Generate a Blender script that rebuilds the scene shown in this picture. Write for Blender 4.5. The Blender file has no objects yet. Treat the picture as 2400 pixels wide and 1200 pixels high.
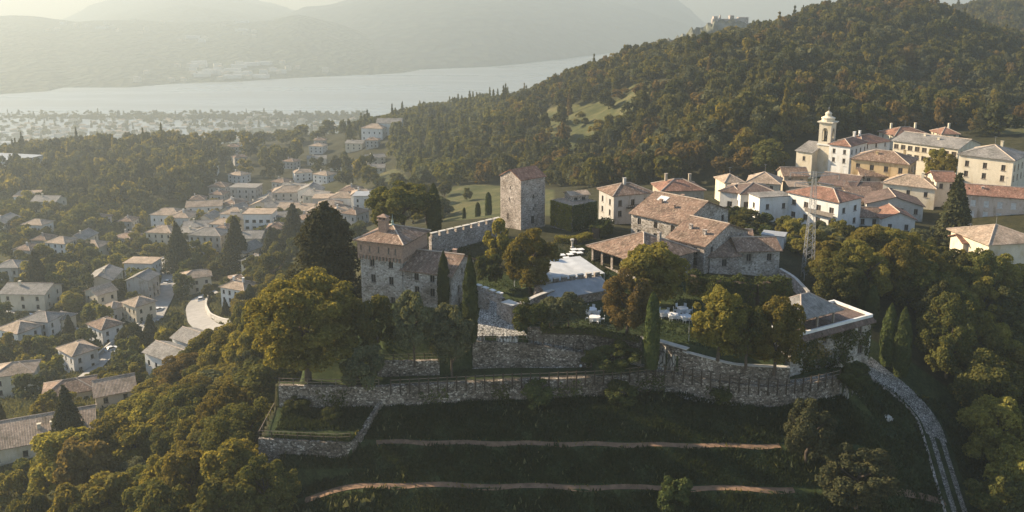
import bpy, math, random
import numpy as np
from mathutils import Vector
random.seed(7); RNG = np.random.default_rng(11)
S = bpy.context.scene
COL = S.collection
R = math.radians
# ------------------------------------------------------------------ camera, sky, sun, exposure
PITCH = math.atan(0.2); CP, SP = math.cos(PITCH), math.sin(PITCH); F = 2000.0; CZ = 50.0
cam = bpy.data.cameras.new('camera'); co = bpy.data.objects.new('camera', cam); COL.objects.link(co)
co.location = (0, 0, CZ); co.rotation_euler = (math.pi/2 - PITCH, 0, 0)
cam.sensor_width = 36; cam.lens = 30.0; cam.shift_y = -200/2400; cam.clip_start = 1; cam.clip_end = 30000
S.camera = co
SUN_AZ, SUN_EL = -65.0, 26.0
w = bpy.data.worlds.new('World'); S.world = w; w.use_nodes = True
nt = w.node_tree; bg = nt.nodes['Background']
sky = nt.nodes.new('ShaderNodeTexSky'); sky.sky_type = 'NISHITA'; sky.sun_disc = False
sky.sun_elevation = R(SUN_EL); sky.sun_rotation = R(SUN_AZ); sky.air_density = 1.0; sky.dust_density = 0.4; sky.ozone_density = 1.0
nt.links.new(sky.outputs[0], bg.inputs[0]); bg.inputs[1].default_value = 0.088
sl = bpy.data.lights.new('sun', 'SUN'); sl.energy = 5.0; sl.angle = R(0.5); sl.color = (1.0, 0.82, 0.58)
so = bpy.data.objects.new('sun', sl); COL.objects.link(so)
sd = Vector((math.sin(R(SUN_AZ))*math.cos(R(SUN_EL)), math.cos(R(SUN_AZ))*math.cos(R(SUN_EL)), math.sin(R(SUN_EL))))
so.rotation_euler = sd.to_track_quat('Z', 'Y').to_euler()
S.view_settings.view_transform = 'Standard'; S.view_settings.look = 'None'
S.view_settings.exposure = 1.82; S.view_settings.gamma = 1.0
S.render.engine = 'CYCLES'; S.cycles.use_denoising = True
S.cycles.volume_bounces = 1; S.cycles.max_bounces = 6; S.cycles.transmission_bounces = 4; S.cycles.diffuse_bounces = 3
HAZE = 0.00039

# ------------------------------------------------------------------ picture <-> place
def ray(px, py):
    xc = (px-1200)/F; yc = -(py-400)/F
    return np.array([xc, CP + yc*SP, -SP + yc*CP])
def P(px, py, z):                      # point of the line of sight at height z
    r = ray(px, py); d = (z-CZ)/r[2]
    return np.array([r[0]*d, r[1]*d, z])
def T(px, py, d):                      # point of the line of sight at depth d
    return ray(px, py)*d + np.array([0, 0, CZ])
def proj(x, y, z):
    dz = z-CZ
    dep = y*CP - dz*SP; up = y*SP + dz*CP
    return 1200 + F*x/dep, 400 - F*up/dep, dep
def inpoly(px, py, poly):
    c = False; n = len(poly)
    for i in range(n):
        x1, y1 = poly[i]; x2, y2 = poly[i-1]
        if (y1 > py) != (y2 > py) and px < (x2-x1)*(py-y1)/(y2-y1)+x1: c = not c
    return c

# ------------------------------------------------------------------ terrain heights
ctl = []
for px, py, z in [
 (600,1190,-17),(450,1190,-25),(300,1190,-31),(100,1190,-35),(0,1100,-37),(0,1000,-39),(200,1050,-36),(380,1000,-36),(300,900,-43),(450,850,-40),
 (560,800,-38),(580,900,-27),(600,720,-47),(545,1020,-25),
 (0,900,-50),(150,890,-54),(0,750,-56),(250,780,-55),(430,740,-52),(500,700,-52),(300,680,-56),(0,620,-58),(420,600,-58),(200,600,-60),
 (600,560,-56),(700,600,-46),(300,520,-64),(60,520,-64),(560,470,-64),(800,520,-48),(720,480,-60),(850,470,-50),(-200,700,-58),(-200,1000,-48),(-200,500,-66),
 (100,450,-66),(300,440,-62),(500,430,-60),(300,370,-60),(120,390,-64),(450,360,-60),(650,400,-62),(800,420,-52),(-200,420,-66),
 (900,420,-45),(950,380,-45),(1080,440,-27),(1090,490,-22),(1000,480,-25),(1150,420,-27),(1250,440,-23),(1330,430,-21),(900,340,-50),(1050,350,-38),
 (1000,270,-55),(1100,260,-50),(880,300,-60),(1200,400,-25),(1200,300,-26),(1200,248,-27),(1350,340,-17),(1350,192,-8),(1500,400,-18),(1500,300,-4),(1500,220,6),
 (1500,137,15),(1700,300,5),(1700,150,20),(1700,128,24),(1900,260,8),(1900,130,22),(2200,260,2),
 (1450,540,2),(1600,600,1.5),(1800,620,0),(1700,500,-3),(1850,520,-3),(1900,400,-4),(2000,400,-3),(2150,420,-1),(2250,430,1),(2400,440,1),(2100,520,-3),
 (2200,520,-4),(2320,580,-3),(2400,600,-3),(1860,440,-4),(2000,360,-3),(2200,350,1),(2400,330,4),(1750,420,-7),(1650,430,-10),(1560,430,-8),(2600,500,2),(2600,400,4),
 (2000,700,-3),(2100,750,-5.5),(2200,800,-9),(2300,700,-8),(2400,700,-10),(2400,900,-16),(2300,900,-14),(2300,1100,-20),(2400,1200,-23),(2600,900,-20),(2600,1200,-26),
 (1050,560,1),(1200,545,2),(1300,545,2),(1000,600,1),(1200,620,1.5),(1400,640,1.5),(700,760,-14),(640,800,-24),(800,640,-8),(760,700,-9),(900,545,-6)]:
    ctl.append(P(px, py, z))
for px, py, d in [(1950,48,520),(2250,130,640),(2400,150,640),(2050,80,640),(2200,140,430),(2150,38,500),(2300,100,480),(2400,200,410),(2400,145,470),(2600,250,400),(2600,140,470),(2200,40,820),(2300,32,820),(2450,10,820),(2600,0,800),(1900,72,480),(1800,98,485),(1700,118,490)]:
    ctl.append(T(px, py, d))
for az, r, z in [(0,0.1,-63),(-40,30,-64),(40,30,-62),(-45,70,-54),(-30,60,-44),(45,70,-45),(-45,100,-48),(45,110,-32),
 (-40,800,-75),(-25,800,-72),(-12,780,-72),(-5,850,-85),(2,850,-90),(8,800,-60),(15,700,-20),(22,760,-5),(-40,1000,-135),(-25,1000,-135),(-12,980,-140),(-4,1050,-150),(4,1050,-150),(12,1100,-140),(22,1100,-80),(32,1100,-5),(42,900,10),
 (-45,1250,-196),(-30,1250,-196),(-15,1250,-196),(-5,1300,-196),(5,1300,-196),(15,1350,-196),(25,1500,-196),(40,1600,-196),
 (-45,1700,-198),(-30,1700,-198),(-15,1700,-198),(0,1700,-198),(15,1700,-198),(30,1800,-198),(-45,2400,-212),(-25,2350,-212),(-10,2300,-212),(5,2300,-212),(20,2300,-212),(40,2400,-212)]:
    ctl.append(np.array([r*math.sin(R(az)), r*math.cos(R(az)), z]))
ctl = np.array(ctl)
def warp(x, y):
    r = np.sqrt(x*x+y*y)
    return np.stack([np.arctan2(x, np.maximum(y, .01))*2.6*np.minimum(1, r/40), np.log(np.maximum(r, 12)/100)*2.0], -1)
_wc = warp(ctl[:,0], ctl[:,1]); _n = len(ctl)
_A = np.linalg.norm(_wc[:,None]-_wc[None], axis=2) ; _M = np.zeros((_n+3, _n+3))
_M[:_n,:_n] = -_A - np.eye(_n)*0.004; _M[:_n,_n] = 1; _M[_n,:_n] = 1; _M[:_n,_n+1:] = _wc; _M[_n+1:,:_n] = _wc.T
_sol = np.linalg.solve(_M, np.concatenate([ctl[:,2], [0,0,0]]))
def rbf(x, y):
    out = np.empty(x.shape)
    for i in range(0, x.size, 20000):
        q = warp(x[i:i+20000], y[i:i+20000])
        out[i:i+20000] = -np.linalg.norm(q[:,None]-_wc[None], axis=2) @ _sol[:_n] + _sol[_n] + q @ _sol[_n+1:]
    return out
def line(pts, z):
    a = np.array([P(px, py, zz) for (px, py), zz in zip(pts, z if hasattr(z, '__len__') else [z]*len(pts))])
    return a
# front wall (its top edge), ramp wall and lawn wall as lines across the hill
WA_px = [(655,905),(760,908),(900,908),(1060,900),(1200,893),(1350,888),(1450,882),(1534,872),(1600,880),(1674,895),(1771,908),(1838,908),(1906,898),(1964,884)]
WA = line(WA_px, -5.0)
WB_px = [(885,850),(1030,846),(1108,800),(1240,806),(1390,832)]
WB_z = [-3.0,-3.0,-0.9,-1.4,-3.2]
WB = line(WB_px, WB_z)
WC_px = [(1236,772),(1380,776),(1505,796),(1545,800),(1600,828),(1720,860),(1850,866)]
WC_z = [0.1,0.0,-0.6,-0.8,-1.6,-2.6,-2.8]
WC = line(WC_px, WC_z)
def yA(x): return np.interp(x, WA[:,0], WA[:,1])
def sstep(a, b, x):
    t = np.clip((x-a)/(b-a), 0, 1); return t*t*(3-2*t)
_l0, _l1 = P(880,1036,-10.0), P(1825,1046,-10.0)
def yL(x): return _l0[1]+(x-_l0[0])*(_l1[1]-_l0[1])/(_l1[0]-_l0[0])+6.5
GARDEN = [tuple(P(*q)[:2]) for q in [(652,945,-8.6),(607,1031,-9.3),(822,1046,-9.6),(903,952,-8.4)]]
_g = np.array(GARDEN)
def in_garden(x, y):
    ok = np.ones(x.shape, bool)
    for i in range(4):
        a, b = _g[i], _g[(i+1) % 4]
        ok &= ((b[0]-a[0])*(y-a[1]) - (b[1]-a[1])*(x-a[0])) > 0
    return ok
_ar = sum(_g[i][0]*_g[(i+1)%4][1]-_g[(i+1)%4][0]*_g[i][1] for i in range(4))
if _ar < 0: _g = _g[::-1]
_tt = [0,1,5.6,6.0,7.0,7.3,11.4,11.8,12.8,13.1,16,40,116]
_tz = [-7.6,-7.9,-9.75,-10.0,-10.05,-10.5,-12.7,-12.95,-13.0,-13.5,-15.2,-29,-62]
def H(x, y):
    x = np.atleast_1d(np.asarray(x, float)); y = np.atleast_1d(np.asarray(y, float))
    z = rbf(x, y)
    r = np.sqrt(x*x+y*y)
    nz = (np.sin(x*.031+1.3)*np.sin(y*.027+.4)+.6*np.sin(x*.071+y*.045)+.5*np.sin(x*.13-y*.11+2)*np.sin(y*.09))
    z = z + nz*(.25+2.0*sstep(230, 420, r))*(1-.93*sstep(950, 1250, r))
    ya = yA(x); t = ya-y; t = t + sstep(1.5, 5.5, t)*(yL(x)-ya)
    front = np.interp(t, _tt, _tz)
    yb = np.interp(x, WB[:,0], WB[:,1]); zb = np.interp(x, WB[:,0], WB[:,2])
    yc = np.interp(x, WC[:,0], WC[:,1]); zc = np.interp(x, WC[:,0], WC[:,2])
    # path level behind the front wall
    mid = np.full(x.shape, -5.05)
    hasB = (x > WB[0,0]) & (x < WB[-1,0])
    hasC = (x > WC[0,0]) & (x < WC[-1,0])
    xr0, xr1 = WB[-1,0], WC[3,0]
    ramp = np.where(x < xr0, zb-.15, np.interp(x, [xr0, xr1, xr1+4], [-3.35,-4.9,-5.05]))
    lvl = mid.copy()
    aboveB = hasB & (y > yb)
    lvl = np.where(aboveB, ramp, lvl)
    right = (x >= xr0)
    lvl = np.where(right & (y > ya) , np.where(x < xr1+4, np.minimum(ramp, -3.3), -5.05), lvl)
    # upper ground
    up = np.minimum(0.0 + np.clip((y-128)*.07, 0, 2.0), 2.0)
    upC = zc-.1 + sstep(0, 9, y-yc)*(0.2-zc+.1)
    upC = np.where(y-yc > 9, np.maximum(upC, up), upC)
    lvl = np.where(hasC & (y > yc), upC, lvl)
    upl = np.where(x < WB[2,0], ramp + sstep(0, 8, y-yb)*(0.6-ramp), np.where(x < WC[0,0], -.2+sstep(0,10,y-yb)*.6, lvl))
    lvl = np.where(hasB & (x < WC[0,0]) & (y > yb), upl, lvl)
    lvl = np.where(x <= WB[0,0], -5.05 + sstep(2, 12, y-ya)*3.5, lvl)
    lvl = np.where(x >= WC[-1,0], -5.05, lvl)
    ex = np.where(y > ya, lvl, front)
    ig = in_garden(x, y)
    gz = -9.0 + np.clip((y-(ya-9))*.12, -.3, 1.0)
    ex = np.where(ig & (y < ya), gz, ex)
    wl = sstep(-34.5, -31.0, x)
    wl = np.where(y < ya-10, sstep(-32, -16, x), wl)
    wr = 1-sstep(47, 58, x)
    wy = 1-sstep(139, 150, y)
    wn = sstep(45, 80, y)
    wgt = wl*wr*wy*wn
    wgt = np.where(ig, 1.0, wgt)
    return z*(1-wgt) + ex*wgt
def h1(x, y): return float(H(x, y)[0])
def hit(px, py, dmin=70, dmax=2200):
    r = ray(px, py); ds = np.geomspace(dmin, dmax, 420)
    z = CZ + r[2]*ds; g = H(r[0]*ds, r[1]*ds)
    k = np.argmax(z <= g)
    if z[k] > g[k]: k = len(ds)-1
    a, b = ds[max(k-1, 0)], ds[k]
    m = np.linspace(a, b, 24); zz = CZ + r[2]*m; gg = H(r[0]*m, r[1]*m); j = int(np.argmax(zz <= gg))
    d = m[j]
    return np.array([r[0]*d, r[1]*d, float(gg[j])]), d

# ------------------------------------------------------------------ materials
def new_mat(name):
    m = bpy.data.materials.new(name); m.use_nodes = True; n = m.node_tree; n.nodes.clear()
    out = n.nodes.new('ShaderNodeOutputMaterial'); return m, n, out
def N(n, t, **k):
    x = n.nodes.new(t)
    for a, b in k.items():
        if a.startswith('i_'): x.inputs[int(a[2:]) if a[2:].isdigit() else a[2:].replace('_', ' ')].default_value = b
        else: setattr(x, a, b)
    return x
def mix(n, fac, a, b, mode='MIX'):
    m = n.nodes.new('ShaderNodeMix'); m.data_type = 'RGBA'; m.blend_type = mode
    for i, v in ((0, fac), (6, a), (7, b)):
        if hasattr(v, 'links') or isinstance(v, bpy.types.NodeSocket): n.links.new(v, m.inputs[i])
        elif i == 0: m.inputs[0].default_value = v
        else: m.inputs[i].default_value = (*v, 1) if len(v) == 3 else v
    return m.outputs[2]
def ramp(n, src, stops):
    r = n.nodes.new('ShaderNodeValToRGB'); e = r.color_ramp.elements
    while len(e) < len(stops): e.new(0.5)
    for k, (p, c) in enumerate(stops):
        e[k].position = p; e[k].color = (*c, 1) if hasattr(c, '__len__') else (c, c, c, 1)
    n.links.new(src, r.inputs[0]); return r.outputs[0]
def noise(n, vec, sc, det=4, rough=.55):
    x = N(n, 'ShaderNodeTexNoise'); x.inputs['Scale'].default_value = sc; x.inputs['Detail'].default_value = det; x.inputs['Roughness'].default_value = rough
    n.links.new(vec, x.inputs['Vector']); return x.outputs[0]
def voro(n, vec, sc, feature='F1', rnd=1.0):
    x = N(n, 'ShaderNodeTexVoronoi', feature=feature); x.inputs['Scale'].default_value = sc; x.inputs['Randomness'].default_value = rnd
    n.links.new(vec, x.inputs['Vector']); return x
def pos(n): return n.nodes.new('ShaderNodeNewGeometry').outputs['Position']
def scaled(n, vec, s):
    m = N(n, 'ShaderNodeVectorMath', operation='MULTIPLY'); n.links.new(vec, m.inputs[0]); m.inputs[1].default_value = s; return m.outputs[0]
def finish(n, out, col, rough=.9, bump=None, bstr=.4, bdist=.05, spec=.2):
    b = n.nodes.new('ShaderNodeBsdfPrincipled'); b.inputs['Roughness'].default_value = rough; b.inputs['Specular IOR Level'].default_value = spec
    if isinstance(col, bpy.types.NodeSocket): n.links.new(col, b.inputs['Base Color'])
    else: b.inputs['Base Color'].default_value = (*col, 1)
    if bump is not None:
        bm = N(n, 'ShaderNodeBump'); bm.inputs['Strength'].default_value = bstr; bm.inputs['Distance'].default_value = bdist
        n.links.new(bump, bm.inputs['Height']); n.links.new(bm.outputs[0], b.inputs['Normal'])
    n.links.new(b.outputs[0], out.inputs[0])
def m_plain(name, c, rough=.7, var=.25, sc=1.5):
    m, n, o = new_mat(name); p = pos(n)
    a = ramp(n, noise(n, p, sc), [(.3, tuple(x*(1-var) for x in c)), (.7, tuple(min(1, x*(1+var*.6)) for x in c))])
    finish(n, o, a, rough); return m
def m_stone(name, tones, mortar, sc=2.4, squash=1.5):
    m, n, o = new_mat(name); p = scaled(n, pos(n), (1, 1, squash))
    nv = N(n, 'ShaderNodeTexNoise'); nv.inputs['Scale'].default_value = 1.3; n.links.new(p, nv.inputs['Vector'])
    p2 = N(n, 'ShaderNodeVectorMath', operation='MULTIPLY_ADD'); n.links.new(nv.outputs[1], p2.inputs[0]); p2.inputs[1].default_value = (.35,.35,.35); n.links.new(p, p2.inputs[2])
    v = voro(n, p2.outputs[0], sc); e = voro(n, p2.outputs[0], sc, 'DISTANCE_TO_EDGE')
    sep = N(n, 'ShaderNodeSeparateColor'); n.links.new(v.outputs['Color'], sep.inputs[0])
    k = len(tones); c = ramp(n, sep.outputs[0], [(.08+.84*i/(k-1), t) for i, t in enumerate(tones)])
    edge = ramp(n, e.outputs['Distance'], [(.02, 0.0), (.10, 1.0)])
    c = mix(n, edge, mortar, c)
    st = ramp(n, noise(n, pos(n), .22, 5, .65), [(.33, (.48,.44,.39)), (.5, (.9,.88,.85)), (.68, (1.15,1.13,1.1))])
    c = mix(n, 1.0, c, st, 'MULTIPLY')
    fine = ramp(n, noise(n, pos(n), 6, 3), [(.3, (.75,.75,.75)), (.7, (1.15,1.15,1.15))])
    c = mix(n, 1.0, c, fine, 'MULTIPLY')
    finish(n, o, c, .95, edge, .8, .08); return m
def m_plaster(name, c, dirt=(.55,.5,.42)):
    m, n, o = new_mat(name); p = pos(n)
    a = ramp(n, noise(n, scaled(n, p, (1,1,.35)), .7, 5, .65), [(.3, tuple(x*y for x, y in zip(c, dirt))), (.48, tuple(x*.9 for x in c)), (.7, c)])
    f = ramp(n, noise(n, p, 5, 3), [(.3, (.88,.88,.87)), (.7, (1.05,1.05,1.05))])
    finish(n, o, mix(n, 1.0, a, f, 'MULTIPLY'), .92); return m
def m_tile(name, tones, sc=1.0):
    m, n, o = new_mat(name)
    uv = N(n, 'ShaderNodeUVMap').outputs[0]; p = pos(n)
    v = voro(n, scaled(n, uv, (4.0*sc, 2.4*sc, 1)), 1.0)
    sep = N(n, 'ShaderNodeSeparateColor'); n.links.new(v.outputs['Color'], sep.inputs[0])
    k = len(tones); c = ramp(n, sep.outputs[0], [(.05+.9*i/(k-1), t) for i, t in enumerate(tones)])
    wv = N(n, 'ShaderNodeTexWave', wave_type='BANDS', bands_direction='X'); wv.inputs['Scale'].default_value = 1.15*sc; wv.inputs['Distortion'].default_value = .6
    n.links.new(uv, wv.inputs['Vector'])
    g = ramp(n, wv.outputs['Fac'], [(.0, (.45,.42,.4)), (.45, (1,1,1))])
    c = mix(n, .75, c, g, 'MULTIPLY')
    st = ramp(n, noise(n, p, .35, 6, .7), [(.32, (.5,.5,.46)), (.5, (.92,.9,.88)), (.72, (1.25,1.2,1.15))])
    c = mix(n, 1.0, c, st, 'MULTIPLY')
    fi = ramp(n, noise(n, p, 2.2, 4, .7), [(.35, (.65,.64,.62)), (.65, (1.2,1.2,1.2))])
    c = mix(n, .8, c, fi, 'MULTIPLY')
    finish(n, o, c, .9, wv.outputs['Fac'], .6, .06); return m
def m_leaf(name, dark, light, hot, trans=.35):
    m, n, o = new_mat(name)
    oi = N(n, 'ShaderNodeObjectInfo'); tc = N(n, 'ShaderNodeTexCoord')
    gp = pos(n)
    a = noise(n, gp, .35, 3, .6); b = noise(n, gp, 2.6, 3, .7)
    c = mix(n, ramp(n, a, [(.35, 0.0), (.65, 1.0)]), dark, light)
    c = mix(n, ramp(n, b, [(.52, 0.0), (.72, 1.0)]), c, hot)
    hv = N(n, 'ShaderNodeHueSaturation'); n.links.new(c, hv.inputs['Color'])
    mr = N(n, 'ShaderNodeMapRange'); n.links.new(oi.outputs['Random'], mr.inputs[0]); mr.inputs[3].default_value = .492; mr.inputs[4].default_value = .514; n.links.new(mr.outputs[0], hv.inputs['Hue'])
    mr2 = N(n, 'ShaderNodeMapRange'); n.links.new(oi.outputs['Random'], mr2.inputs[0]); mr2.inputs[3].default_value = .8; mr2.inputs[4].default_value = 1.25; n.links.new(mr2.outputs[0], hv.inputs['Value'])
    d = N(n, 'ShaderNodeBsdfDiffuse'); t = N(n, 'ShaderNodeBsdfTranslucent')
    n.links.new(hv.outputs[0], d.inputs[0]); tw = mix(n, 1.0, hv.outputs[0], (1.25, 1.1, .55), 'MULTIPLY'); n.links.new(tw, t.inputs[0])
    ms = N(n, 'ShaderNodeMixShader'); ms.inputs[0].default_value = trans
    n.links.new(d.outputs[0], ms.inputs[1]); n.links.new(t.outputs[0], ms.inputs[2]); n.links.new(ms.outputs[0], o.inputs[0]); return m
def m_ground():
    m, n, o = new_mat('ground_cover'); p = pos(n)
    at = N(n, 'ShaderNodeAttribute', attribute_name='zone'); sep = N(n, 'ShaderNodeSeparateColor'); n.links.new(at.outputs['Color'], sep.inputs[0])
    big = noise(n, p, .045, 5, .6); md = noise(n, p, .5, 5, .7); fi = noise(n, p, 3.0, 4, .7)
    g = ramp(n, md, [(.3, (.020,.030,.012)), (.5, (.034,.046,.018)), (.7, (.058,.066,.026))])
    wood = ramp(n, md, [(.3, (.018,.020,.010)), (.7, (.050,.045,.022))])
    mead = ramp(n, noise(n, p, .11, 6, .7), [(.3, (.034,.042,.018)), (.5, (.066,.068,.028)), (.7, (.12,.10,.048))])
    city = ramp(n, noise(n, p, .03, 4, .7), [(.35, (.035,.045,.025)), (.5, (.06,.065,.04)), (.66, (.15,.145,.12))])
    c = mix(n, sep.outputs[0], wood, g); c = mix(n, sep.outputs[1], c, mead); c = mix(n, sep.outputs[2], c, city)
    f = ramp(n, fi, [(.3, (.6,.6,.6)), (.7, (1.35,1.35,1.3))]); c = mix(n, 1.0, c, f, 'MULTIPLY')
    finish(n, o, c, .95, fi, .8, .25, .05); return m
def m_cobble(name, a, b, joint, sc):
    m, n, o = new_mat(name); p = pos(n)
    v = voro(n, scaled(n, p, (1,1,.3)), sc, rnd=.8); e = voro(n, scaled(n, p, (1,1,.3)), sc, 'DISTANCE_TO_EDGE', .8)
    sep = N(n, 'ShaderNodeSeparateColor'); n.links.new(v.outputs['Color'], sep.inputs[0])
    c = ramp(n, sep.outputs[0], [(.1, a), (.9, b)]); ed = ramp(n, e.outputs['Distance'], [(.03, 0.0), (.14, 1.0)])
    c = mix(n, ed, joint, c); st = ramp(n, noise(n, p, .6, 4), [(.3, (.7,.7,.66)), (.7, (1.1,1.1,1.1))]); c = mix(n, 1.0, c, st, 'MULTIPLY')
    finish(n, o, c, .75, ed, .9, .06, .3); return m
def m_forest(name, a, b, c3, sc=.02):
    m, n, o = new_mat(name); p = pos(n)
    v = voro(n, p, sc*3.2); 
    c = ramp(n, noise(n, p, sc, 8, .72), [(.32, a), (.5, b), (.68, c3)])
    k = ramp(n, v.outputs['Distance'], [(.1, (1.2,1.2,1.2)), (.7, (.5,.5,.5))]); c = mix(n, .8, c, k, 'MULTIPLY')
    finish(n, o, c, .95, v.outputs['Distance'], 1.0, 14, .05); return m
def m_water():
    m, n, o = new_mat('lake_water'); p = pos(n)
    b = n.nodes.new('ShaderNodeBsdfPrincipled'); b.inputs['Base Color'].default_value = (.20,.22,.22,1); b.inputs['IOR'].default_value = 1.33  # base paler than water: silvery sheen of sun and sky put into the colour
    rr = ramp(n, noise(n, scaled(n, p, (.25,1,1)), .006, 5, .6), [(.4, .25), (.6, .5)]); n.links.new(rr, b.inputs['Roughness'])
    bm = N(n, 'ShaderNodeBump'); bm.inputs['Strength'].default_value = .5; bm.inputs['Distance'].default_value = 1.6
    n.links.new(noise(n, scaled(n, p, (.4,1,1)), .12, 5, .65), bm.inputs['Height']); n.links.new(bm.outputs[0], b.inputs['Normal'])
    n.links.new(b.outputs[0], o.inputs[0]); return m
M = {}
M['stone'] = m_stone('pale_rubble', [(.20,.175,.15),(.46,.42,.37),(.34,.30,.26),(.58,.54,.49)], (.40,.37,.33), 2.7)
M['stone_red'] = m_stone('pinkish_rubble', [(.17,.145,.13),(.41,.355,.315),(.29,.24,.21),(.53,.48,.43)], (.36,.32,.285), 3.0)
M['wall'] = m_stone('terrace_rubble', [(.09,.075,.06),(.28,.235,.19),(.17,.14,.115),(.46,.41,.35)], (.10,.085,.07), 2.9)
M['brick'] = m_plain('weathered_brick', (.30,.20,.145), .95, .3, 3)
M['tan'] = m_plaster('tan_render', (.36,.30,.23))
M['white'] = m_plaster('white_render', (.66,.64,.60), (.75,.72,.66))
M['cream'] = m_plaster('cream_render', (.58,.51,.39), (.75,.7,.6))
M['ochre'] = m_plaster('ochre_render', (.52,.38,.21))
M['pink'] = m_plaster('pink_render', (.50,.40,.33))
M['grey'] = m_plaster('grey_render', (.38,.36,.33))
M['coping'] = m_plain('pale_coping', (.42,.39,.34), .9)
M['tile'] = m_tile('old_clay_tiles', [(.14,.09,.065),(.24,.155,.11),(.19,.135,.10),(.34,.25,.185)])
M['tile_red'] = m_tile('red_clay_tiles', [(.19,.10,.07),(.28,.145,.10),(.23,.125,.09),(.34,.21,.15)])
M['tile_dark'] = m_tile('dark_tiles', [(.10,.07,.06),(.15,.10,.085),(.12,.09,.075),(.19,.14,.115)])
M['tile_grey'] = m_tile('grey_slabs', [(.19,.18,.165),(.25,.24,.22),(.22,.21,.195),(.28,.265,.245)])
M['tile_pale'] = m_tile('pale_tiles', [(.30,.23,.17),(.38,.29,.215),(.34,.27,.20),(.44,.35,.27)])
M['ridge'] = m_plain('mortared_ridge', (.36,.29,.23), .9)
M['glass'] = m_plain('dark_pane', (.02,.02,.022), .25, .4, .8)
M['shut'] = m_plain('brown_shutter', (.06,.045,.035), .7)
M['frame'] = m_plain('grey_frame', (.2,.17,.14), .8)
M['paleframe'] = m_plain('pale_frame', (.55,.53,.5), .7)
M['wood'] = m_plain('dark_timber', (.055,.04,.028), .9, .3, 4)
M['rail'] = m_plain('weathered_rail', (.17,.13,.095), .9, .3, 4)
M['paint'] = m_plain('white_paint', (.56,.56,.55), .5, .06)
M['cloth'] = m_plain('white_cloth', (.56,.56,.55), .85, .08)
M['canvas'] = m_plain('white_canvas', (.42,.42,.41), .6, .2, .6)
M['lead'] = m_plain('grey_sheet', (.25,.255,.255), .45, .2, .7)
M['metal'] = m_plain('galvanised_steel', (.26,.255,.245), .5, .2)
M['bark'] = m_plain('bark', (.075,.055,.04), .95, .35, 3)
M['cobble'] = m_cobble('pale_cobbles', (.32,.295,.265), (.50,.475,.43), (.06,.055,.045), 2.4)
M['setts'] = m_cobble('road_setts', (.24,.215,.185), (.40,.37,.33), (.05,.045,.035), 2.7)
M['road'] = m_plain('pale_asphalt', (.25,.235,.215), .85, .15, .5)
M['dirt'] = m_plain('brown_earth', (.17,.105,.065), .95, .35, 1.2)
M['gravel'] = m_plain('pale_gravel', (.36,.33,.29), .95, .2, 2)
M['rock'] = m_forest('crag_rock', (.05,.055,.03), (.13,.13,.09), (.28,.26,.22), .02)
M['leaf'] = m_leaf('broad_leaves', (.055,.063,.020), (.105,.101,.030), (.21,.17,.048), .45)
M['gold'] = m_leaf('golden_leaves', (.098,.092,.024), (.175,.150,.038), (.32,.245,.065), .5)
M['autumn'] = m_leaf('rust_leaves', (.088,.068,.028), (.145,.105,.040), (.24,.17,.065), .45)
M['olive'] = m_leaf('olive_leaves', (.058,.064,.034), (.10,.104,.052), (.18,.16,.08), .3)
M['conif'] = m_leaf('needles', (.030,.033,.017), (.050,.049,.022), (.10,.08,.034), .2)
M['cypress'] = m_leaf('cypress_sprays', (.032,.042,.014), (.052,.062,.019), (.09,.085,.028), .2)
M['ivy'] = m_leaf('ivy_leaves', (.030,.040,.014), (.060,.066,.020), (.12,.10,.03), .25)
M['hillleaf'] = m_leaf('hill_leaves', (.040,.047,.019), (.070,.071,.027), (.12,.105,.042), .35)  # darker copy of the broad leaves, shade put into its colour
M['grassblade'] = m_leaf('grass_blades', (.018,.028,.011), (.030,.040,.015), (.060,.060,.024), .3)
M['ground'] = m_ground(); M['water'] = m_water()
M['hillnear'] = m_forest('far_woods', (.025,.032,.018), (.045,.052,.028), (.085,.085,.05), .012)
M['hillfar'] = m_forest('far_mountain', (.03,.038,.03), (.04,.048,.036), (.06,.066,.05), .006)
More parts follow.
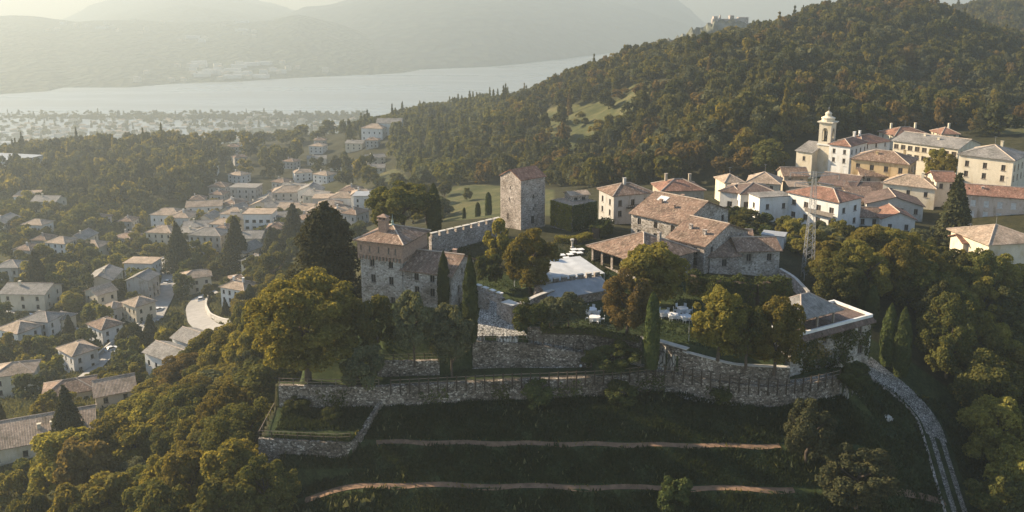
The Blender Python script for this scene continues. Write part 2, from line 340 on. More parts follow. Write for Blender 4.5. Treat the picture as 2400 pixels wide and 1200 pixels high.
# ------------------------------------------------------------------ mesh helpers
class MB:
    def __init__(s): s.v = []; s.f = []; s.m = []
    def face(s, pts, mi=0):
        k = len(s.v); s.v.extend([tuple(map(float, p)) for p in pts]); s.f.append(tuple(range(k, k+len(pts)))); s.m.append(mi); return s
    def box(s, c, u, v, lu, lv, z0, z1, mi=0, tp=1.0):     # c = centre (x, y); u, v unit plan directions; tp = taper of the top
        q = []
        for z, t in ((z0, 1), (z1, tp)):
            for a, b in ((-1,-1),(1,-1),(1,1),(-1,1)):
                q.append((c[0]+u[0]*a*lu/2*t+v[0]*b*lv/2*t, c[1]+u[1]*a*lu/2*t+v[1]*b*lv/2*t, z))
        for f in ((3,2,1,0),(4,5,6,7),(0,1,5,4),(1,2,6,5),(2,3,7,6),(3,0,4,7)): s.face([q[i] for i in f], mi)
        return s
    def tube(s, a, b, r0, r1=None, n=6, mi=0, cap=True):
        r1 = r0 if r1 is None else r1
        a = Vector(a); b = Vector(b); d = (b-a).normalized(); x = d.orthogonal().normalized(); y = d.cross(x)
        A = [a+(x*math.cos(2*math.pi*i/n)+y*math.sin(2*math.pi*i/n))*r0 for i in range(n)]
        B = [b+(x*math.cos(2*math.pi*i/n)+y*math.sin(2*math.pi*i/n))*r1 for i in range(n)]
        for i in range(n): s.face([A[i], A[(i+1)%n], B[(i+1)%n], B[i]], mi)
        if cap: s.face(A[::-1], mi); s.face(B, mi)
        return s
    def lathe(s, c, prof, n=12, mi=0):
        rings = [[(c[0]+r*math.cos(2*math.pi*i/n), c[1]+r*math.sin(2*math.pi*i/n), c[2]+z) for i in range(n)] for r, z in prof]
        for A, B in zip(rings, rings[1:]):
            for i in range(n): s.face([A[i], A[(i+1)%n], B[(i+1)%n], B[i]], mi)
        s.face(rings[0][::-1], mi); s.face(rings[-1], mi); return s
    def slab(s, polys, t=.18, mi=0):                        # sheets with one thickness, closed at the rim
        cnt = {}
        key = lambda p: tuple(round(float(x), 3) for x in p)
        for pl in polys:
            s.face(pl, mi); s.face([(p[0], p[1], p[2]-t) for p in pl[::-1]], mi)
            for i in range(len(pl)):
                e = tuple(sorted((key(pl[i]), key(pl[(i+1)%len(pl)])))); cnt.setdefault(e, []).append((pl[i], pl[(i+1)%len(pl)]))
        for e, l in cnt.items():
            if len(l) == 1:
                a, b = l[0]; s.face([a, (a[0],a[1],a[2]-t), (b[0],b[1],b[2]-t), b], mi)
        return s
    def build(s, name, mats, parent=None, uv=False, smooth=False):
        o0 = parent_origin(parent)
        me = bpy.data.meshes.new(name)
        me.from_pydata([(x-o0[0], y-o0[1], z-o0[2]) for x, y, z in s.v], [], s.f)
        for mm in (mats if isinstance(mats, (list, tuple)) else [mats]): me.materials.append(mm)
        if any(s.m): me.polygons.foreach_set('material_index', s.m)
        if smooth: me.polygons.foreach_set('use_smooth', [True]*len(me.polygons))
        if uv:
            L = me.uv_layers.new(name='UVMap')
            for p in me.polygons:
                n = p.normal; h = Vector((-n.y, n.x, 0))
                h = h.normalized() if h.length > 1e-4 else Vector((1, 0, 0)); sl_ = n.cross(h)
                for li in p.loop_indices:
                    q = me.vertices[me.loops[li].vertex_index].co; L.data[li].uv = (q.dot(h), q.dot(sl_))
        o = bpy.data.objects.new(name, me); COL.objects.link(o)
        if parent: o.parent = parent
        return o
def parent_origin(p):
    o = np.zeros(3)
    while p: o += np.array(p.location); p = p.parent
    return o
def tag(o, label, cat, group=None, kind=None):
    if label: o['label'] = label
    if cat: o['category'] = cat
    if group: o['group'] = group
    if kind: o['kind'] = kind
    return o
def thing(name, loc, label, cat, group=None):
    o = bpy.data.objects.new(name, None); COL.objects.link(o); o.location = [float(x) for x in loc]; o.empty_display_size = .5
    return tag(o, label, cat, group)
def dup(root, loc, rz=0, sc=None, label=None, group=None):
    r = root.copy(); COL.objects.link(r); r.location = [float(x) for x in loc]; r.rotation_euler = (0, 0, rz)
    if sc: r.scale = sc
    if label: r['label'] = label
    if group: r['group'] = group
    for ch in list(root.children):
        c = ch.copy(); COL.objects.link(c); c.parent = r
        for g in ch.children:
            d = g.copy(); COL.objects.link(d); d.parent = c
    return r
def np_mesh(name, verts, k, mats, parent=None, attr=None):  # faces of k corners, unshared
    nf = len(verts)//k
    me = bpy.data.meshes.new(name); me.vertices.add(len(verts)); me.vertices.foreach_set('co', np.asarray(verts, np.float32).ravel())
    me.loops.add(nf*k); me.loops.foreach_set('vertex_index', np.arange(nf*k, dtype=np.int32))
    me.polygons.add(nf); me.polygons.foreach_set('loop_start', np.arange(0, nf*k, k, dtype=np.int32)); me.polygons.foreach_set('loop_total', np.full(nf, k, np.int32))
    for mm in (mats if isinstance(mats, (list, tuple)) else [mats]): me.materials.append(mm)
    me.update(); me.validate()
    o = bpy.data.objects.new(name, me); COL.objects.link(o)
    if parent: o.parent = parent
    return o
def cards(c, nrm, size, k=4, asp=.7, rng=RNG):              # leaf-sized faces at c facing nrm
    n = len(c); nrm = nrm/np.maximum(np.linalg.norm(nrm, axis=1, keepdims=True), 1e-6)
    t = np.cross(nrm, rng.normal(size=(n, 3))); t /= np.maximum(np.linalg.norm(t, axis=1, keepdims=True), 1e-6); b = np.cross(nrm, t)
    s = np.asarray(size).reshape(-1, 1)*np.ones((n, 1))
    if k == 4: q = np.stack([c-t*s, c-b*s*asp, c+t*s, c+b*s*asp], 1)
    else: q = np.stack([c-t*s-b*s*.6, c+t*s-b*s*.6, c+b*s*1.1], 1)
    return q.reshape(-1, 3)
def sph(n, rng=RNG):
    v = rng.normal(size=(n, 3)); return v/np.linalg.norm(v, axis=1, keepdims=True)
def crown_cards(n, size, clumps=26, seed=1, k=4, zc=.6, rz=.42, rxy=.5, low=-.75, cr=(.20,.34), shape='round'):
    """crown of a tree one unit wide and one unit high: many leaf faces gathered in clumps, with gaps between them"""
    g = np.random.default_rng(seed); C = []
    while len(C) < clumps:
        d = sph(1, g)[0]
        if d[2] < low: continue
        r = g.uniform(.45, .8)
        C.append((d*r*np.array([rxy, rxy, rz])*1.0, g.uniform(*cr)))
    cen = np.array([c for c, _ in C]); rad = np.array([r for _, r in C])*rxy*1.15
    pick = g.choice(len(C), n, p=(rad**2)/np.sum(rad**2)); d = sph(n, g); d[:, 2] = np.where((d[:, 2] < -.35) & (g.random(n) < .6), -d[:, 2], d[:, 2])
    r = g.uniform(.62, 1.08, n)**.6
    p = cen[pick] + d*(rad[pick]*r)[:, None]*np.array([1, 1, .85])
    nr = d*.8 + g.normal(size=(n, 3))*.55 + np.array([0, 0, .25])
    p[:, 2] += zc
    p[:, 2] = np.maximum(p[:, 2], .08+.1*g.random(n))
    return cards(p, nr, size*g.uniform(.7, 1.3, n), k, rng=g)
def cone_cards(n, size, seed=1, k=4, tiers=17, base=.06, droop=.10, power=.9, rag=.3):
    g = np.random.default_rng(seed); pts = []; nr = []
    per = n//(tiers*9)
    for i in range(tiers):
        f = i/(tiers-1); z = base+(1-base)*f; Rr = .5*(1-f)**power*g.uniform(1-rag*.5, 1+rag*.3)+.015
        for a in range(9):
            an = 2*math.pi*(a/9)+g.uniform(-.4, .4)+i; rr = Rr*g.uniform(1-rag, 1.05)
            t = np.sqrt(g.random(per)); wd = .10*(1-t*.6)*min(1, Rr*3+.2)
            x = rr*t; y = g.normal(size=per)*wd; zz = z-droop*t*rr*2+g.normal(size=per)*.014-abs(g.normal(size=per))*.03*t
            pts.append(np.stack([x*math.cos(an)-y*math.sin(an), x*math.sin(an)+y*math.cos(an), zz], 1))
            m = g.normal(size=(per, 3))*.45+np.array([math.cos(an)*.5, math.sin(an)*.5, .75]); nr.append(m)
    p = np.concatenate(pts); m = np.concatenate(nr); p[:, 2] = np.maximum(p[:, 2], .02)
    return cards(p, m, size*g.uniform(.7, 1.3, len(p)), k, rng=g)
def spindle_cards(n, size, seed=1, dome=.35):
    g = np.random.default_rng(seed); z = g.random(n); a = g.random(n)*2*math.pi
    prof = np.minimum(1, (np.sin(np.pi*np.clip((1-z)/(2*dome), 0, .5)))**.75)*(.80+.20*np.sin(np.pi*np.clip(z*1.3, 0, 1)))
    lump = 1+.07*np.sin(a*5+z*17)+.06*np.sin(a*3-z*31)+.05*g.normal(size=n)
    r = .5*prof*lump*(.75+.25*np.sqrt(g.random(n)))
    p = np.stack([r*np.cos(a), r*np.sin(a), .02+z*.98], 1)
    nr = np.stack([np.cos(a), np.sin(a), .35+0*a], 1)+g.normal(size=(n, 3))*.4
    q = cards(p, nr, 1.0, 4, .5, g).reshape(n, 4, 3); cc = q.mean(1, keepdims=True)
    q = cc+(q-cc)*(size*g.uniform(.7, 1.3, n))[:, None, None]*np.array([1, 1, .35])
    return q.reshape(-1, 3)
def trunk_mb(limbs=6, seed=1, top=.62, r=.035, fork=.28):
    g = random.Random(seed); m = MB(); a = Vector((0, 0, -.06)); pts = [a]
    for i in range(4): pts.append(Vector((g.uniform(-.02, .02)*(i+1), g.uniform(-.02, .02)*(i+1), top*(i+1)/4)))
    for i in range(4): m.tube(pts[i], pts[i+1], r*(1-.2*i), r*(1-.2*(i+1)), 7, cap=False)
    for i in range(limbs):
        z = fork+(top-fork)*i/limbs; an = i*2.4+g.uniform(-.3, .3); L = g.uniform(.22, .36)
        p = Vector((0, 0, z)); q = p+Vector((math.cos(an)*L, math.sin(an)*L, L*.9)); mid = p.lerp(q, .5)+Vector((0, 0, -.02))
        m.tube(p, mid, r*.55, r*.38, 5, cap=False); m.tube(mid, q, r*.38, r*.12, 5, cap=False)
    return m
PROTO = {}
def proto(key, name, cat, leaf, cardset, trunkset=None, k=4):
    root = bpy.data.objects.new(name, None); root['category'] = cat      # a pattern: never linked itself
    kids = []
    o = np_mesh('crown' if trunkset else 'foliage', cardset, k, M[leaf]); COL.objects.unlink(o); kids.append(o)
    if trunkset:
        t = trunkset.build('trunk', M['bark']); COL.objects.unlink(t); kids.append(t)
    PROTO[key] = (name, cat, kids); bpy.data.objects.remove(root)
def plant(key, loc, width, height, label, group=None, rz=None, leaf=None):
    name, cat, kids = PROTO[key]
    r = bpy.data.objects.new(name, None); COL.objects.link(r); r.location = [float(x) for x in loc]
    r.rotation_euler = (0, 0, random.uniform(0, 6.28) if rz is None else rz); r.scale = (width, width, height)
    tag(r, label, cat, group)
    for o in kids:
        c = o.copy(); COL.objects.link(c); c.parent = r
        if leaf and o is kids[0]: c.material_slots[0].link = 'OBJECT'; c.material_slots[0].material = M[leaf]
    return r
TAKEN = []                                                  # plan discs no wild tree may stand on
def free(x, y, r=0):
    for a, b, c in TAKEN:
        if (x-a)**2+(y-b)**2 < (c+r)**2: return False
    return True

# ------------------------------------------------------------------ buildings
def wall_face(mb, a, d, L, zb, zt, wins, rec=.22):
    """upright wall from plan point a along d, with real openings (u, z, w, h) and their reveals"""
    n = (d[1], -d[0])                                       # outward when d runs with the outside on its right
    us = sorted({0, L, *[x for q in wins for x in (q[0]-q[2]/2, q[0]+q[2]/2)]}); zs = sorted({zb, zt, *[x for q in wins for x in (q[1], q[1]+q[3])]})
    pt = lambda u, z, k=0: (a[0]+d[0]*u-n[0]*k, a[1]+d[1]*u-n[1]*k, z)
    for i in range(len(us)-1):
        for j in range(len(zs)-1):
            uc = (us[i]+us[i+1])/2; zc = (zs[j]+zs[j+1])/2
            if any(abs(uc-q[0]) < q[2]/2 and q[1] < zc < q[1]+q[3] for q in wins): continue
            mb.face([pt(us[i], zs[j]), pt(us[i+1], zs[j]), pt(us[i+1], zs[j+1]), pt(us[i], zs[j+1])])
    for u, z, w_, h in wins:
        l, r_, b, t = u-w_/2, u+w_/2, z, z+h
        for p, q in (((l,b),(l,t)), ((l,t),(r_,t)), ((r_,t),(r_,b)), ((r_,b),(l,b))): mb.face([pt(*p), pt(*q), pt(*q, rec), pt(*p, rec)])
def window_obj(par, a, d, q, style='pane', nm='window'):
    n = (d[1], -d[0]); u, z, w_, h = q; c = lambda uu, k=0: (a[0]+d[0]*uu-n[0]*k, a[1]+d[1]*uu-n[1]*k)
    if style == 'far':
        m = MB(); m.box(c(u, .16), d, n, w_, .05, z, z+h, 0); m.box(c(u, -.03), d, n, w_+.3, .1, z-.1, z, 1)
        return m.build(nm, [M['glass'], M['frame']], par)
    m = MB(); fm = M['frame'] if style != 'pale' else M['paleframe']
    m.box(c(u, -.04), d, n, w_+.24, .12, z-.12, z-.003)                               # sill
    for du in (-1, 1): m.box(c(u+du*(w_/2-.035), .14), d, n, .07, .08, z, z+h)
    m.box(c(u, .14), d, n, w_-.142, .07, z+h-.07, z+h-.002); m.box(c(u, .14), d, n, .06, .06, z+.003, z+h-.072)
    f = m.build(nm, fm, par)
    g = MB(); g.box(c(u, .19), d, n, w_-.01, .03, z+.005, z+h-.005)
    if style == 'shut': g.build('shutter', M['shut'], f)
    elif style == 'pale': g.build('shutter', M['paleframe'], f)
    else: g.build('pane', M['glass'], f)
    return f
def auto_wins(L, rows, n, ww, wh):
    if n <= 0: return []
    return [(L*(i+.5)/n, z, ww, wh) for z in rows for i in range(n)]
def roof_polys(fr, w_, d, ze, o, pitch, kind, ridge):
    e = ze - o*pitch*(0 if kind == 'flat' else 1)
    c = [fr(-o,-o,e), fr(w_+o,-o,e), fr(w_+o,d+o,e), fr(-o,d+o,e)]
    if kind == 'gable':
        if ridge == 'u':
            zr = ze+pitch*d/2; a, b = fr(-o,d/2,zr), fr(w_+o,d/2,zr); return [[c[0],c[1],b,a],[c[2],c[3],a,b]], [(a,b)], zr
        zr = ze+pitch*w_/2; a, b = fr(w_/2,-o,zr), fr(w_/2,d+o,zr); return [[c[1],c[2],b,a],[c[3],c[0],a,b]], [(a,b)], zr
    if kind == 'hip':
        if ridge == 'u':
            k = min(d/2, w_/2-.01); zr = ze+pitch*d/2
            a, b = fr(k,d/2,zr), fr(w_-k,d/2,zr); return [[c[0],c[1],b,a],[c[1],c[2],b],[c[2],c[3],a,b],[c[3],c[0],a]], [(a,b),(c[0],a),(c[3],a),(c[1],b),(c[2],b)], zr
        k = min(w_/2, d/2-.01); zr = ze+pitch*w_/2
        a, b = fr(w_/2,k,zr), fr(w_/2,d-k,zr); return [[c[0],c[1],a],[c[1],c[2],b,a],[c[2],c[3],b],[c[3],c[0],a,b]], [(a,b),(c[0],a),(c[1],a),(c[2],b),(c[3],b)], zr
    if kind == 'shed':
        hi = ze+pitch*(d+o); t = [fr(w_+o,d+o,hi), fr(-o,d+o,hi)]; return [[c[0],c[1],t[0],t[1]]], [], hi
    if kind == 'shedu':
        hi = ze+pitch*(w_+o); return [[c[0], fr(w_+o,-o,hi), fr(w_+o,d+o,hi), c[3]]], [], hi
    return [c], [], ze
class Frame:
    def __init__(s, O, th): s.O = O; s.U = (math.cos(th), math.sin(th)); s.V = (-math.sin(th), math.cos(th))
    def __call__(s, u, v, z): return (s.O[0]+s.U[0]*u+s.V[0]*v, s.O[1]+s.U[1]*u+s.V[1]*v, z)
    def xy(s, u, v): return s(u, v, 0)[:2]
def volume(par, fr, w_, d, z0, h, mw, mr, kind='gable', ridge='u', pitch=.42, over=.45, n=(3,2,3,2), rows=(1.0,), ww=.9, wh=1.35,
           style='pane', chim=(), caps=True, below=2.5, wins=None, door=None, wname='wall', t=.16, nogable=False, chz=1.5, opens={}):
    """walls with openings, windows, roof with ridge tiles and chimneys, all parts of the thing par"""
    zt = z0+h; ends = [(fr.xy(0,0), fr.U, w_), (fr.xy(w_,0), fr.V, d), (fr.xy(w_,d), (-fr.U[0],-fr.U[1]), w_), (fr.xy(0,d), (-fr.V[0],-fr.V[1]), d)]
    mb = MB(); allw = []
    for i, (a, dr, L) in enumerate(ends):
        if wins is not None: q = list(wins.get(i, []))
        else: q = [x for x in auto_wins(L, [z0+r for r in rows], n[i], ww, wh) if x[1]+x[3] < zt-.1]
        if door and door[0] == i:
            q = [x for x in q if not (abs(x[0]-door[1]) < (x[2]+door[2])/2+.1 and x[1] < z0+door[3])]
        hole = q + list(opens.get(i, [])) + ([(door[1], z0-.05, door[2], door[3])] if door and door[0] == i else [])
        wall_face(mb, a, dr, L, z0-below, zt, hole)
        allw += [(a, dr, x) for x in q]
        if door and door[0] == i:
            nn = (dr[1], -dr[0]); dm = MB(); cc = (a[0]+dr[0]*door[1]-nn[0]*.17, a[1]+dr[1]*door[1]-nn[1]*.17)
            dm.box(cc, dr, nn, door[2]-.01, .05, z0-.04, z0+door[3]-.055); dm.build('door', M['wood'], par)
    polys, ridges, zr = roof_polys(fr, w_, d, zt, over, pitch, kind, ridge)
    if kind == 'gable' and not nogable:
        if ridge == 'u':
            for u in (0, w_): mb.face([fr(u,0,zt), fr(u,d,zt), fr(u,d/2,zr-.02)])
        else:
            for v in (0, d): mb.face([fr(0,v,zt), fr(w_,v,zt), fr(w_/2,v,zr-.02)])
    if kind == 'shed':
        hi = zt+pitch*d; mb.face([fr(0,d,zt), fr(w_,d,zt), fr(w_,d,hi), fr(0,d,hi)])
        for u in (0, w_): mb.face([fr(u,0,zt), fr(u,d,zt), fr(u,d,hi)])
    if kind == 'shedu':
        hi = zt+pitch*w_; mb.face([fr(w_,0,zt), fr(w_,d,zt), fr(w_,d,hi), fr(w_,0,hi)])
        for v in (0, d): mb.face([fr(0,v,zt), fr(w_,v,zt), fr(w_,v,hi)])
    mb.build(wname, mw, par)
    polys = [[(p[0], p[1], p[2]+t+.004) for p in pl] for pl in polys]
    rf = MB().slab(polys, t).build('roof', mr, par, uv=True)
    if caps and ridges:
        c = MB()
        for a, b in ridges: c.tube((a[0],a[1],a[2]+t+.02), (b[0],b[1],b[2]+t+.02), .13, n=6)
        c.build('ridge_tiles', M['ridge'], rf)
    for cu, cv in chim:
        m = MB(); x, y = fr.xy(cu*w_, cv*d); rel = min(cv, 1-cv)*2*d/2 if ridge == 'u' else min(cu, 1-cu)*w_
        zb = zt+pitch*rel-.3; ztp = zb+chz+.2
        m.box((x, y), fr.U, fr.V, .6, .55, zb, ztp); m.box((x, y), fr.U, fr.V, .78, .73, ztp+.12, ztp+.2); 
        for sx in (-1, 1): m.box((x+fr.U[0]*sx*.24, y+fr.U[1]*sx*.24), fr.U, fr.V, .1, .5, ztp, ztp+.12)
        m.build('chimney', mw if mw is not M['stone'] else M['brick'], rf)
    for a, dr, x in allw: window_obj(par, a, dr, x, style)
    cx, cy = fr.xy(w_/2, d/2); TAKEN.append((cx, cy, max(w_, d)*.55+.5))
    return zr
def edge_frame(A, B, ze):                                   # front eave seen from pixel A to pixel B, both at height ze
    a = P(*A, ze); b = P(*B, ze); dx, dy = b[0]-a[0], b[1]-a[1]
    return Frame((a[0], a[1]), math.atan2(dy, dx)), math.hypot(dx, dy)
def house(name, label, A, B, z0, h, d, mw, mr, cat='house', group=None, th=None, w_=None, **k):
    fr, W = edge_frame(A, B, z0+h)
    if th is not None: fr = Frame(fr.O, R(th))
    W = w_ or W; c = fr.xy(W/2, d/2)
    t = thing(name, (c[0], c[1], z0), label, cat, group)
    volume(t, fr, W, d, z0, h, M[mw], M[mr], **k); return t, fr, W
def house_at(label, px, py, W, d, rot, h, mw, mr, name='house', group=None, z=None, **k):
    p, dep = hit(px, py); z0 = p[2] if z is None else z
    if z is not None: p = P(px, py, z)
    fr = Frame((0, 0), R(rot)); fr.O = (p[0]-fr.U[0]*W/2, p[1]-fr.U[1]*W/2)
    c = fr.xy(W/2, d/2); t = thing(name, (c[0], c[1], z0), label, 'house', group)
    k.setdefault('style', 'far'); k.setdefault('over', .5)
    volume(t, fr, W, d, z0, h, M[mw], M[mr], **k); return t
def ground_sheet(name, L, Rr, mat, off=.08, zf=None, label=None):  # strip between two pixel or plan lines
    m = MB()
    for i in range(len(L)-1):
        m.face([L[i], Rr[i], Rr[i+1], L[i+1]])
    o = m.build(name, mat); o['kind'] = 'structure'; return o
def resample(pts, step):
    pts = np.asarray(pts, float); s = np.r_[0, np.cumsum(np.linalg.norm(np.diff(pts[:, :2], axis=0), axis=1))]
    n = max(2, int(s[-1]/step)+1); q = np.linspace(0, s[-1], n)
    return np.stack([np.interp(q, s, pts[:, i]) for i in range(pts.shape[1])], 1)
def smooth_line(pts, step, it=3):
    p = resample(pts, step)
    for _ in range(it):
        q = p.copy(); q[1:-1] = (p[:-2]+2*p[1:-1]+p[2:])/4; p = q
    return p
def strip(name, pts, width, mat, off=.08, cross=5, z=None, block=True):
    """band laid over the terrain along plan line pts"""
    p = np.asarray(pts)[:, :2]; t = np.gradient(p, axis=0); t /= np.linalg.norm(t, axis=1, keepdims=True); nn = np.stack([-t[:, 1], t[:, 0]], 1)
    wv = np.asarray(width)*np.ones(len(p)); fs = np.linspace(-.5, .5, cross)
    g = np.stack([p+nn*(f*wv)[:, None] for f in fs], 1); zz = H(g[..., 0].ravel(), g[..., 1].ravel()).reshape(g.shape[:2])+off
    if z is not None: zz = np.maximum(zz, np.asarray(z)[:, None]+off)
    m = MB(); q = np.dstack([g, zz])
    idx = {}
    for i in range(len(p)-1):
        for j in range(cross-1): m.face([q[i,j], q[i,j+1], q[i+1,j+1], q[i+1,j]])
    o = m.build(name, mat); o['kind'] = 'structure'
    if block:
        for a, w1 in zip(p, wv): TAKEN.append((a[0], a[1], w1*.6+.5))
    return o
def wall_line(name, label, pts, zt, zb, mat, th=.6, coping=True, cat='wall', rough=.12):
    """free-standing or retaining wall: an uneven face along plan points pts, top heights zt, foot heights zb"""
    pts = np.asarray(pts)[:, :2]; n = len(pts); zt = np.asarray(zt)*np.ones(n); zb = np.asarray(zb)*np.ones(n)
    t = np.gradient(pts, axis=0); t /= np.linalg.norm(t, axis=1, keepdims=True); nn = np.stack([t[:, 1], -t[:, 0]], 1)
    c = pts.mean(0); root = thing(name, (c[0], c[1], float(zb.min())), label, cat)
    g = np.random.default_rng(5); f = pts+nn*(th/2)+0; b = pts-nn*(th/2); m = MB()
    rows = 4; fr = [np.c_[f+nn*((1-k/rows)*.25+g.uniform(-rough, rough, (n, 1))*.5), zb+(zt-zb)*k/rows] for k in range(rows+1)]
    for k in range(rows):
        for i in range(n-1): m.face([fr[k][i], fr[k][i+1], fr[k+1][i+1], fr[k+1][i]])
    for i in range(n-1):
        m.face([fr[rows][i], fr[rows][i+1], (*b[i+1], zt[i+1]), (*b[i], zt[i])]); m.face([(*b[i], zt[i]), (*b[i+1], zt[i+1]), (*b[i+1], zb[i+1]), (*b[i], zb[i])])
    for i in (0, n-1): m.face([(*f[i], zb[i]), (*f[i], zt[i]), (*b[i], zt[i]), (*b[i], zb[i])])
    m.build('masonry', mat, root)
    if coping:
        m = MB(); u = f+nn*.08; v = b-nn*.05
        for i in range(n-1):
            a0, a1, b0, b1 = u[i], u[i+1], v[i], v[i+1]; z0, z1 = zt[i]+.005, zt[i+1]+.005
            m.face([(*a0, z0), (*a1, z1), (*a1, z1+.1), (*a0, z0+.1)]); m.face([(*a0, z0+.1), (*a1, z1+.1), (*b1, z1+.1), (*b0, z0+.1)]); m.face([(*b0, z0), (*b1, z1), (*b1, z1+.1), (*b0, z0+.1)])
        m.build('coping', M['coping'], root)
    return root
def fence(label, pts, z, step=1.9, h=1.15, rails=(1.05,.6), off=0.0, name='wooden_fence', mat='wood', pr=.075):
    q = resample(np.c_[np.asarray(pts)[:, :2], np.asarray(z)*np.ones(len(pts))], step)
    root = thing(name, q[len(q)//2], label, 'fence'); first = None; o0 = np.array(root.location)
    for a in q:
        if first is None:
            m = MB(); m.tube((0,0,-.3), (0,0,h), pr, pr*.9, 6); first = m.build('post', M[mat], None); o = first
        else: o = first.copy(); COL.objects.link(o)
        o.parent = root; o.location = a-o0
    for rz in rails:
        m = MB()
        for a, b in zip(q, q[1:]): m.tube((a[0],a[1],a[2]+rz), (b[0],b[1],b[2]+rz), pr*(.45 if mat == 'wood' else .7), n=5)
        m.build('rail', M['rail'] if mat == 'wood' else M[mat], root)
    return root
def hedge(label, pts, width, z0, z1, name='clipped_hedge', leaf='ivy', size=.22, dens=26, lump=.25, group=None, cat='hedge'):
    p = resample(np.asarray(pts)[:, :2], .5); c = p[len(p)//2]; root_loc = (c[0], c[1], z0)
    L = len(p)*.5; n = int(dens*L*(2*(z1-z0)+width)); g = RNG
    i = g.integers(0, len(p)-1, n); f = g.random(n); q = p[i]*(1-f)[:, None]+p[i+1]*f[:, None]
    t = p[i+1]-p[i]; t /= np.linalg.norm(t, axis=1, keepdims=True); nn = np.stack([-t[:, 1], t[:, 0]], 1)
    s = g.random(n)*(2*(z1-z0)+width); hh = z1-z0
    side = np.where(s < hh, -.5, np.where(s > hh+width, .5, (s-hh)/width-.5)); zz = np.where(s < hh, s, np.where(s > hh+width, 2*hh+width-s, hh))
    lm = lump*(np.sin(q[:, 0]*1.7)+np.sin(q[:, 1]*2.1+zz*1.3))*.5+g.normal(size=n)*.1
    pos_ = np.c_[q+nn*(side*(width+lm))[:, None], z0+zz+np.where(abs(side) < .5, lm, 0)]
    nr = np.c_[nn*np.sign(side)[:, None]*(abs(side) >= .499)[:, None], (abs(side) < .499)*1.0]+g.normal(size=(n, 3))*.45
    v = cards(pos_, nr, size*g.uniform(.7, 1.3, n))-np.array(root_loc)
    r = thing(name, root_loc, label, cat, group); np_mesh('foliage', v, 4, M[leaf], r)
    m = MB(); 
    for k in range(0, len(p)-1, 1):
        cc = (p[k]+p[k+1])/2; d = p[k+1]-p[k]; l = np.linalg.norm(d)+1e-6; d = d/l; m.box(cc, d, (-d[1], d[0]), l*.98, width*.6, z0-.2, z1-.35*min(1, hh))
    m.build('stems', M['bark'], r); return r
def ivy_on(par, a, d, L, z0, z1, cover=1.0, dens=30, leaf='ivy', size=.2, ragged=.0):
    n = int(L*(z1-z0)*dens*cover); g = RNG; u = g.random(n)*L; z = z0+(z1-z0)*g.random(n); nrm = np.array([d[1], -d[0], 0])
    if cover < 1:
        keep = (np.sin(u*.9+1)+np.sin(z*1.3+u*.5)+g.normal(size=n)*.5) < (cover*3.2-1.4); u = u[keep]; z = z[keep]; n = len(u)
    c = np.c_[a[0]+d[0]*u, a[1]+d[1]*u, z]+nrm*(.06+.22*g.random((n, 1))+.15*np.sin(u*1.3)[:, None]**2)
    v = cards(c, nrm+g.normal(size=(n, 3))*.5+np.array([0, 0, .3]), size*g.uniform(.7, 1.3, n))-parent_origin(par)
    return np_mesh('ivy', v, 4, M[leaf], par)
# ------------------------------------------------------------------ terrain sheet, lake, far hills
def inpoly_np(px, py, poly):
    c = np.zeros(px.shape, bool); n = len(poly)
    for i in range(n):
        x1, y1 = poly[i]; x2, y2 = poly[i-1]
        if y1 == y2: continue
        c ^= ((y1 > py) != (y2 > py)) & (px < (x2-x1)*(py-y1)/(y2-y1)+x1)
    return c
MEADOWS = [[(1215,335),(1265,262),(1380,248),(1480,205),(1570,190),(1590,220),(1480,275),(1400,335),(1360,378),(1260,355)],
           [(1690,120),(1750,95),(1795,105),(1770,135),(1690,135)],
           [(1040,500),(1045,440),(1110,432),(1230,440),(1300,445),(1300,520),(1150,520),(1040,520)],
           [(880,400),(930,395),(960,420),(920,440),(890,430)],[(1060,380),(1110,365),(1125,400),(1080,415)],
           [(640,370),(720,375),(700,392),(640,388)],[(2320,300),(2420,290),(2420,312),(2330,318)]]
rr = np.concatenate([np.geomspace(3, 60, 22)[:-1], np.arange(60, 215, .42), np.geomspace(215, 700, 175), np.geomspace(712, 2350, 85)])
aa = np.radians(np.linspace(-47, 47, 520))
RR, AA = np.meshgrid(rr, aa, indexing='ij'); X = (RR*np.sin(AA)).ravel(); Y = (RR*np.cos(AA)).ravel(); Z = H(X, Y)
PX, PY, DD = proj(X, Y, Z)
nr_, na_ = len(rr), len(aa)
me = bpy.data.meshes.new('hillside_ground')
ii, jj = np.meshgrid(np.arange(nr_-1), np.arange(na_-1), indexing='ij'); k0 = (ii*na_+jj).ravel()
quad = np.stack([k0, k0+1, k0+na_+1, k0+na_], 1).astype(np.int32)[:, ::-1]
me.vertices.add(len(X)); me.vertices.foreach_set('co', np.stack([X, Y, Z], 1).astype(np.float32).ravel())
me.loops.add(quad.size); me.loops.foreach_set('vertex_index', quad.ravel())
me.polygons.add(len(quad)); me.polygons.foreach_set('loop_start', np.arange(0, quad.size, 4, dtype=np.int32)); me.polygons.foreach_set('loop_total', np.full(len(quad), 4, np.int32))
me.polygons.foreach_set('use_smooth', np.ones(len(quad), bool))
zone = np.zeros((len(X), 4), np.float32); zone[:, 3] = 1
ra = RR.ravel()
zone[:, 0] = np.where((ra < 150) & (X > -34), 1.0, 0.0)
md = np.zeros(X.shape, bool)
jx = 22*np.sin(X*.09+2*np.sin(Y*.05))+12*np.sin(Y*.21+X*.13); jy = 9*np.sin(Y*.08+X*.06)+5*np.sin(X*.31)
for k, pl in enumerate(MEADOWS): md |= inpoly_np(PX+jx*(k < 2), PY+jy*(k < 2), pl) & (ra > (200 if k != 6 else 240))
zone[:, 1] = np.where(md, 1.0, np.where((PX < 860) & (ra > 170) & (ra < 520), .25, 0))
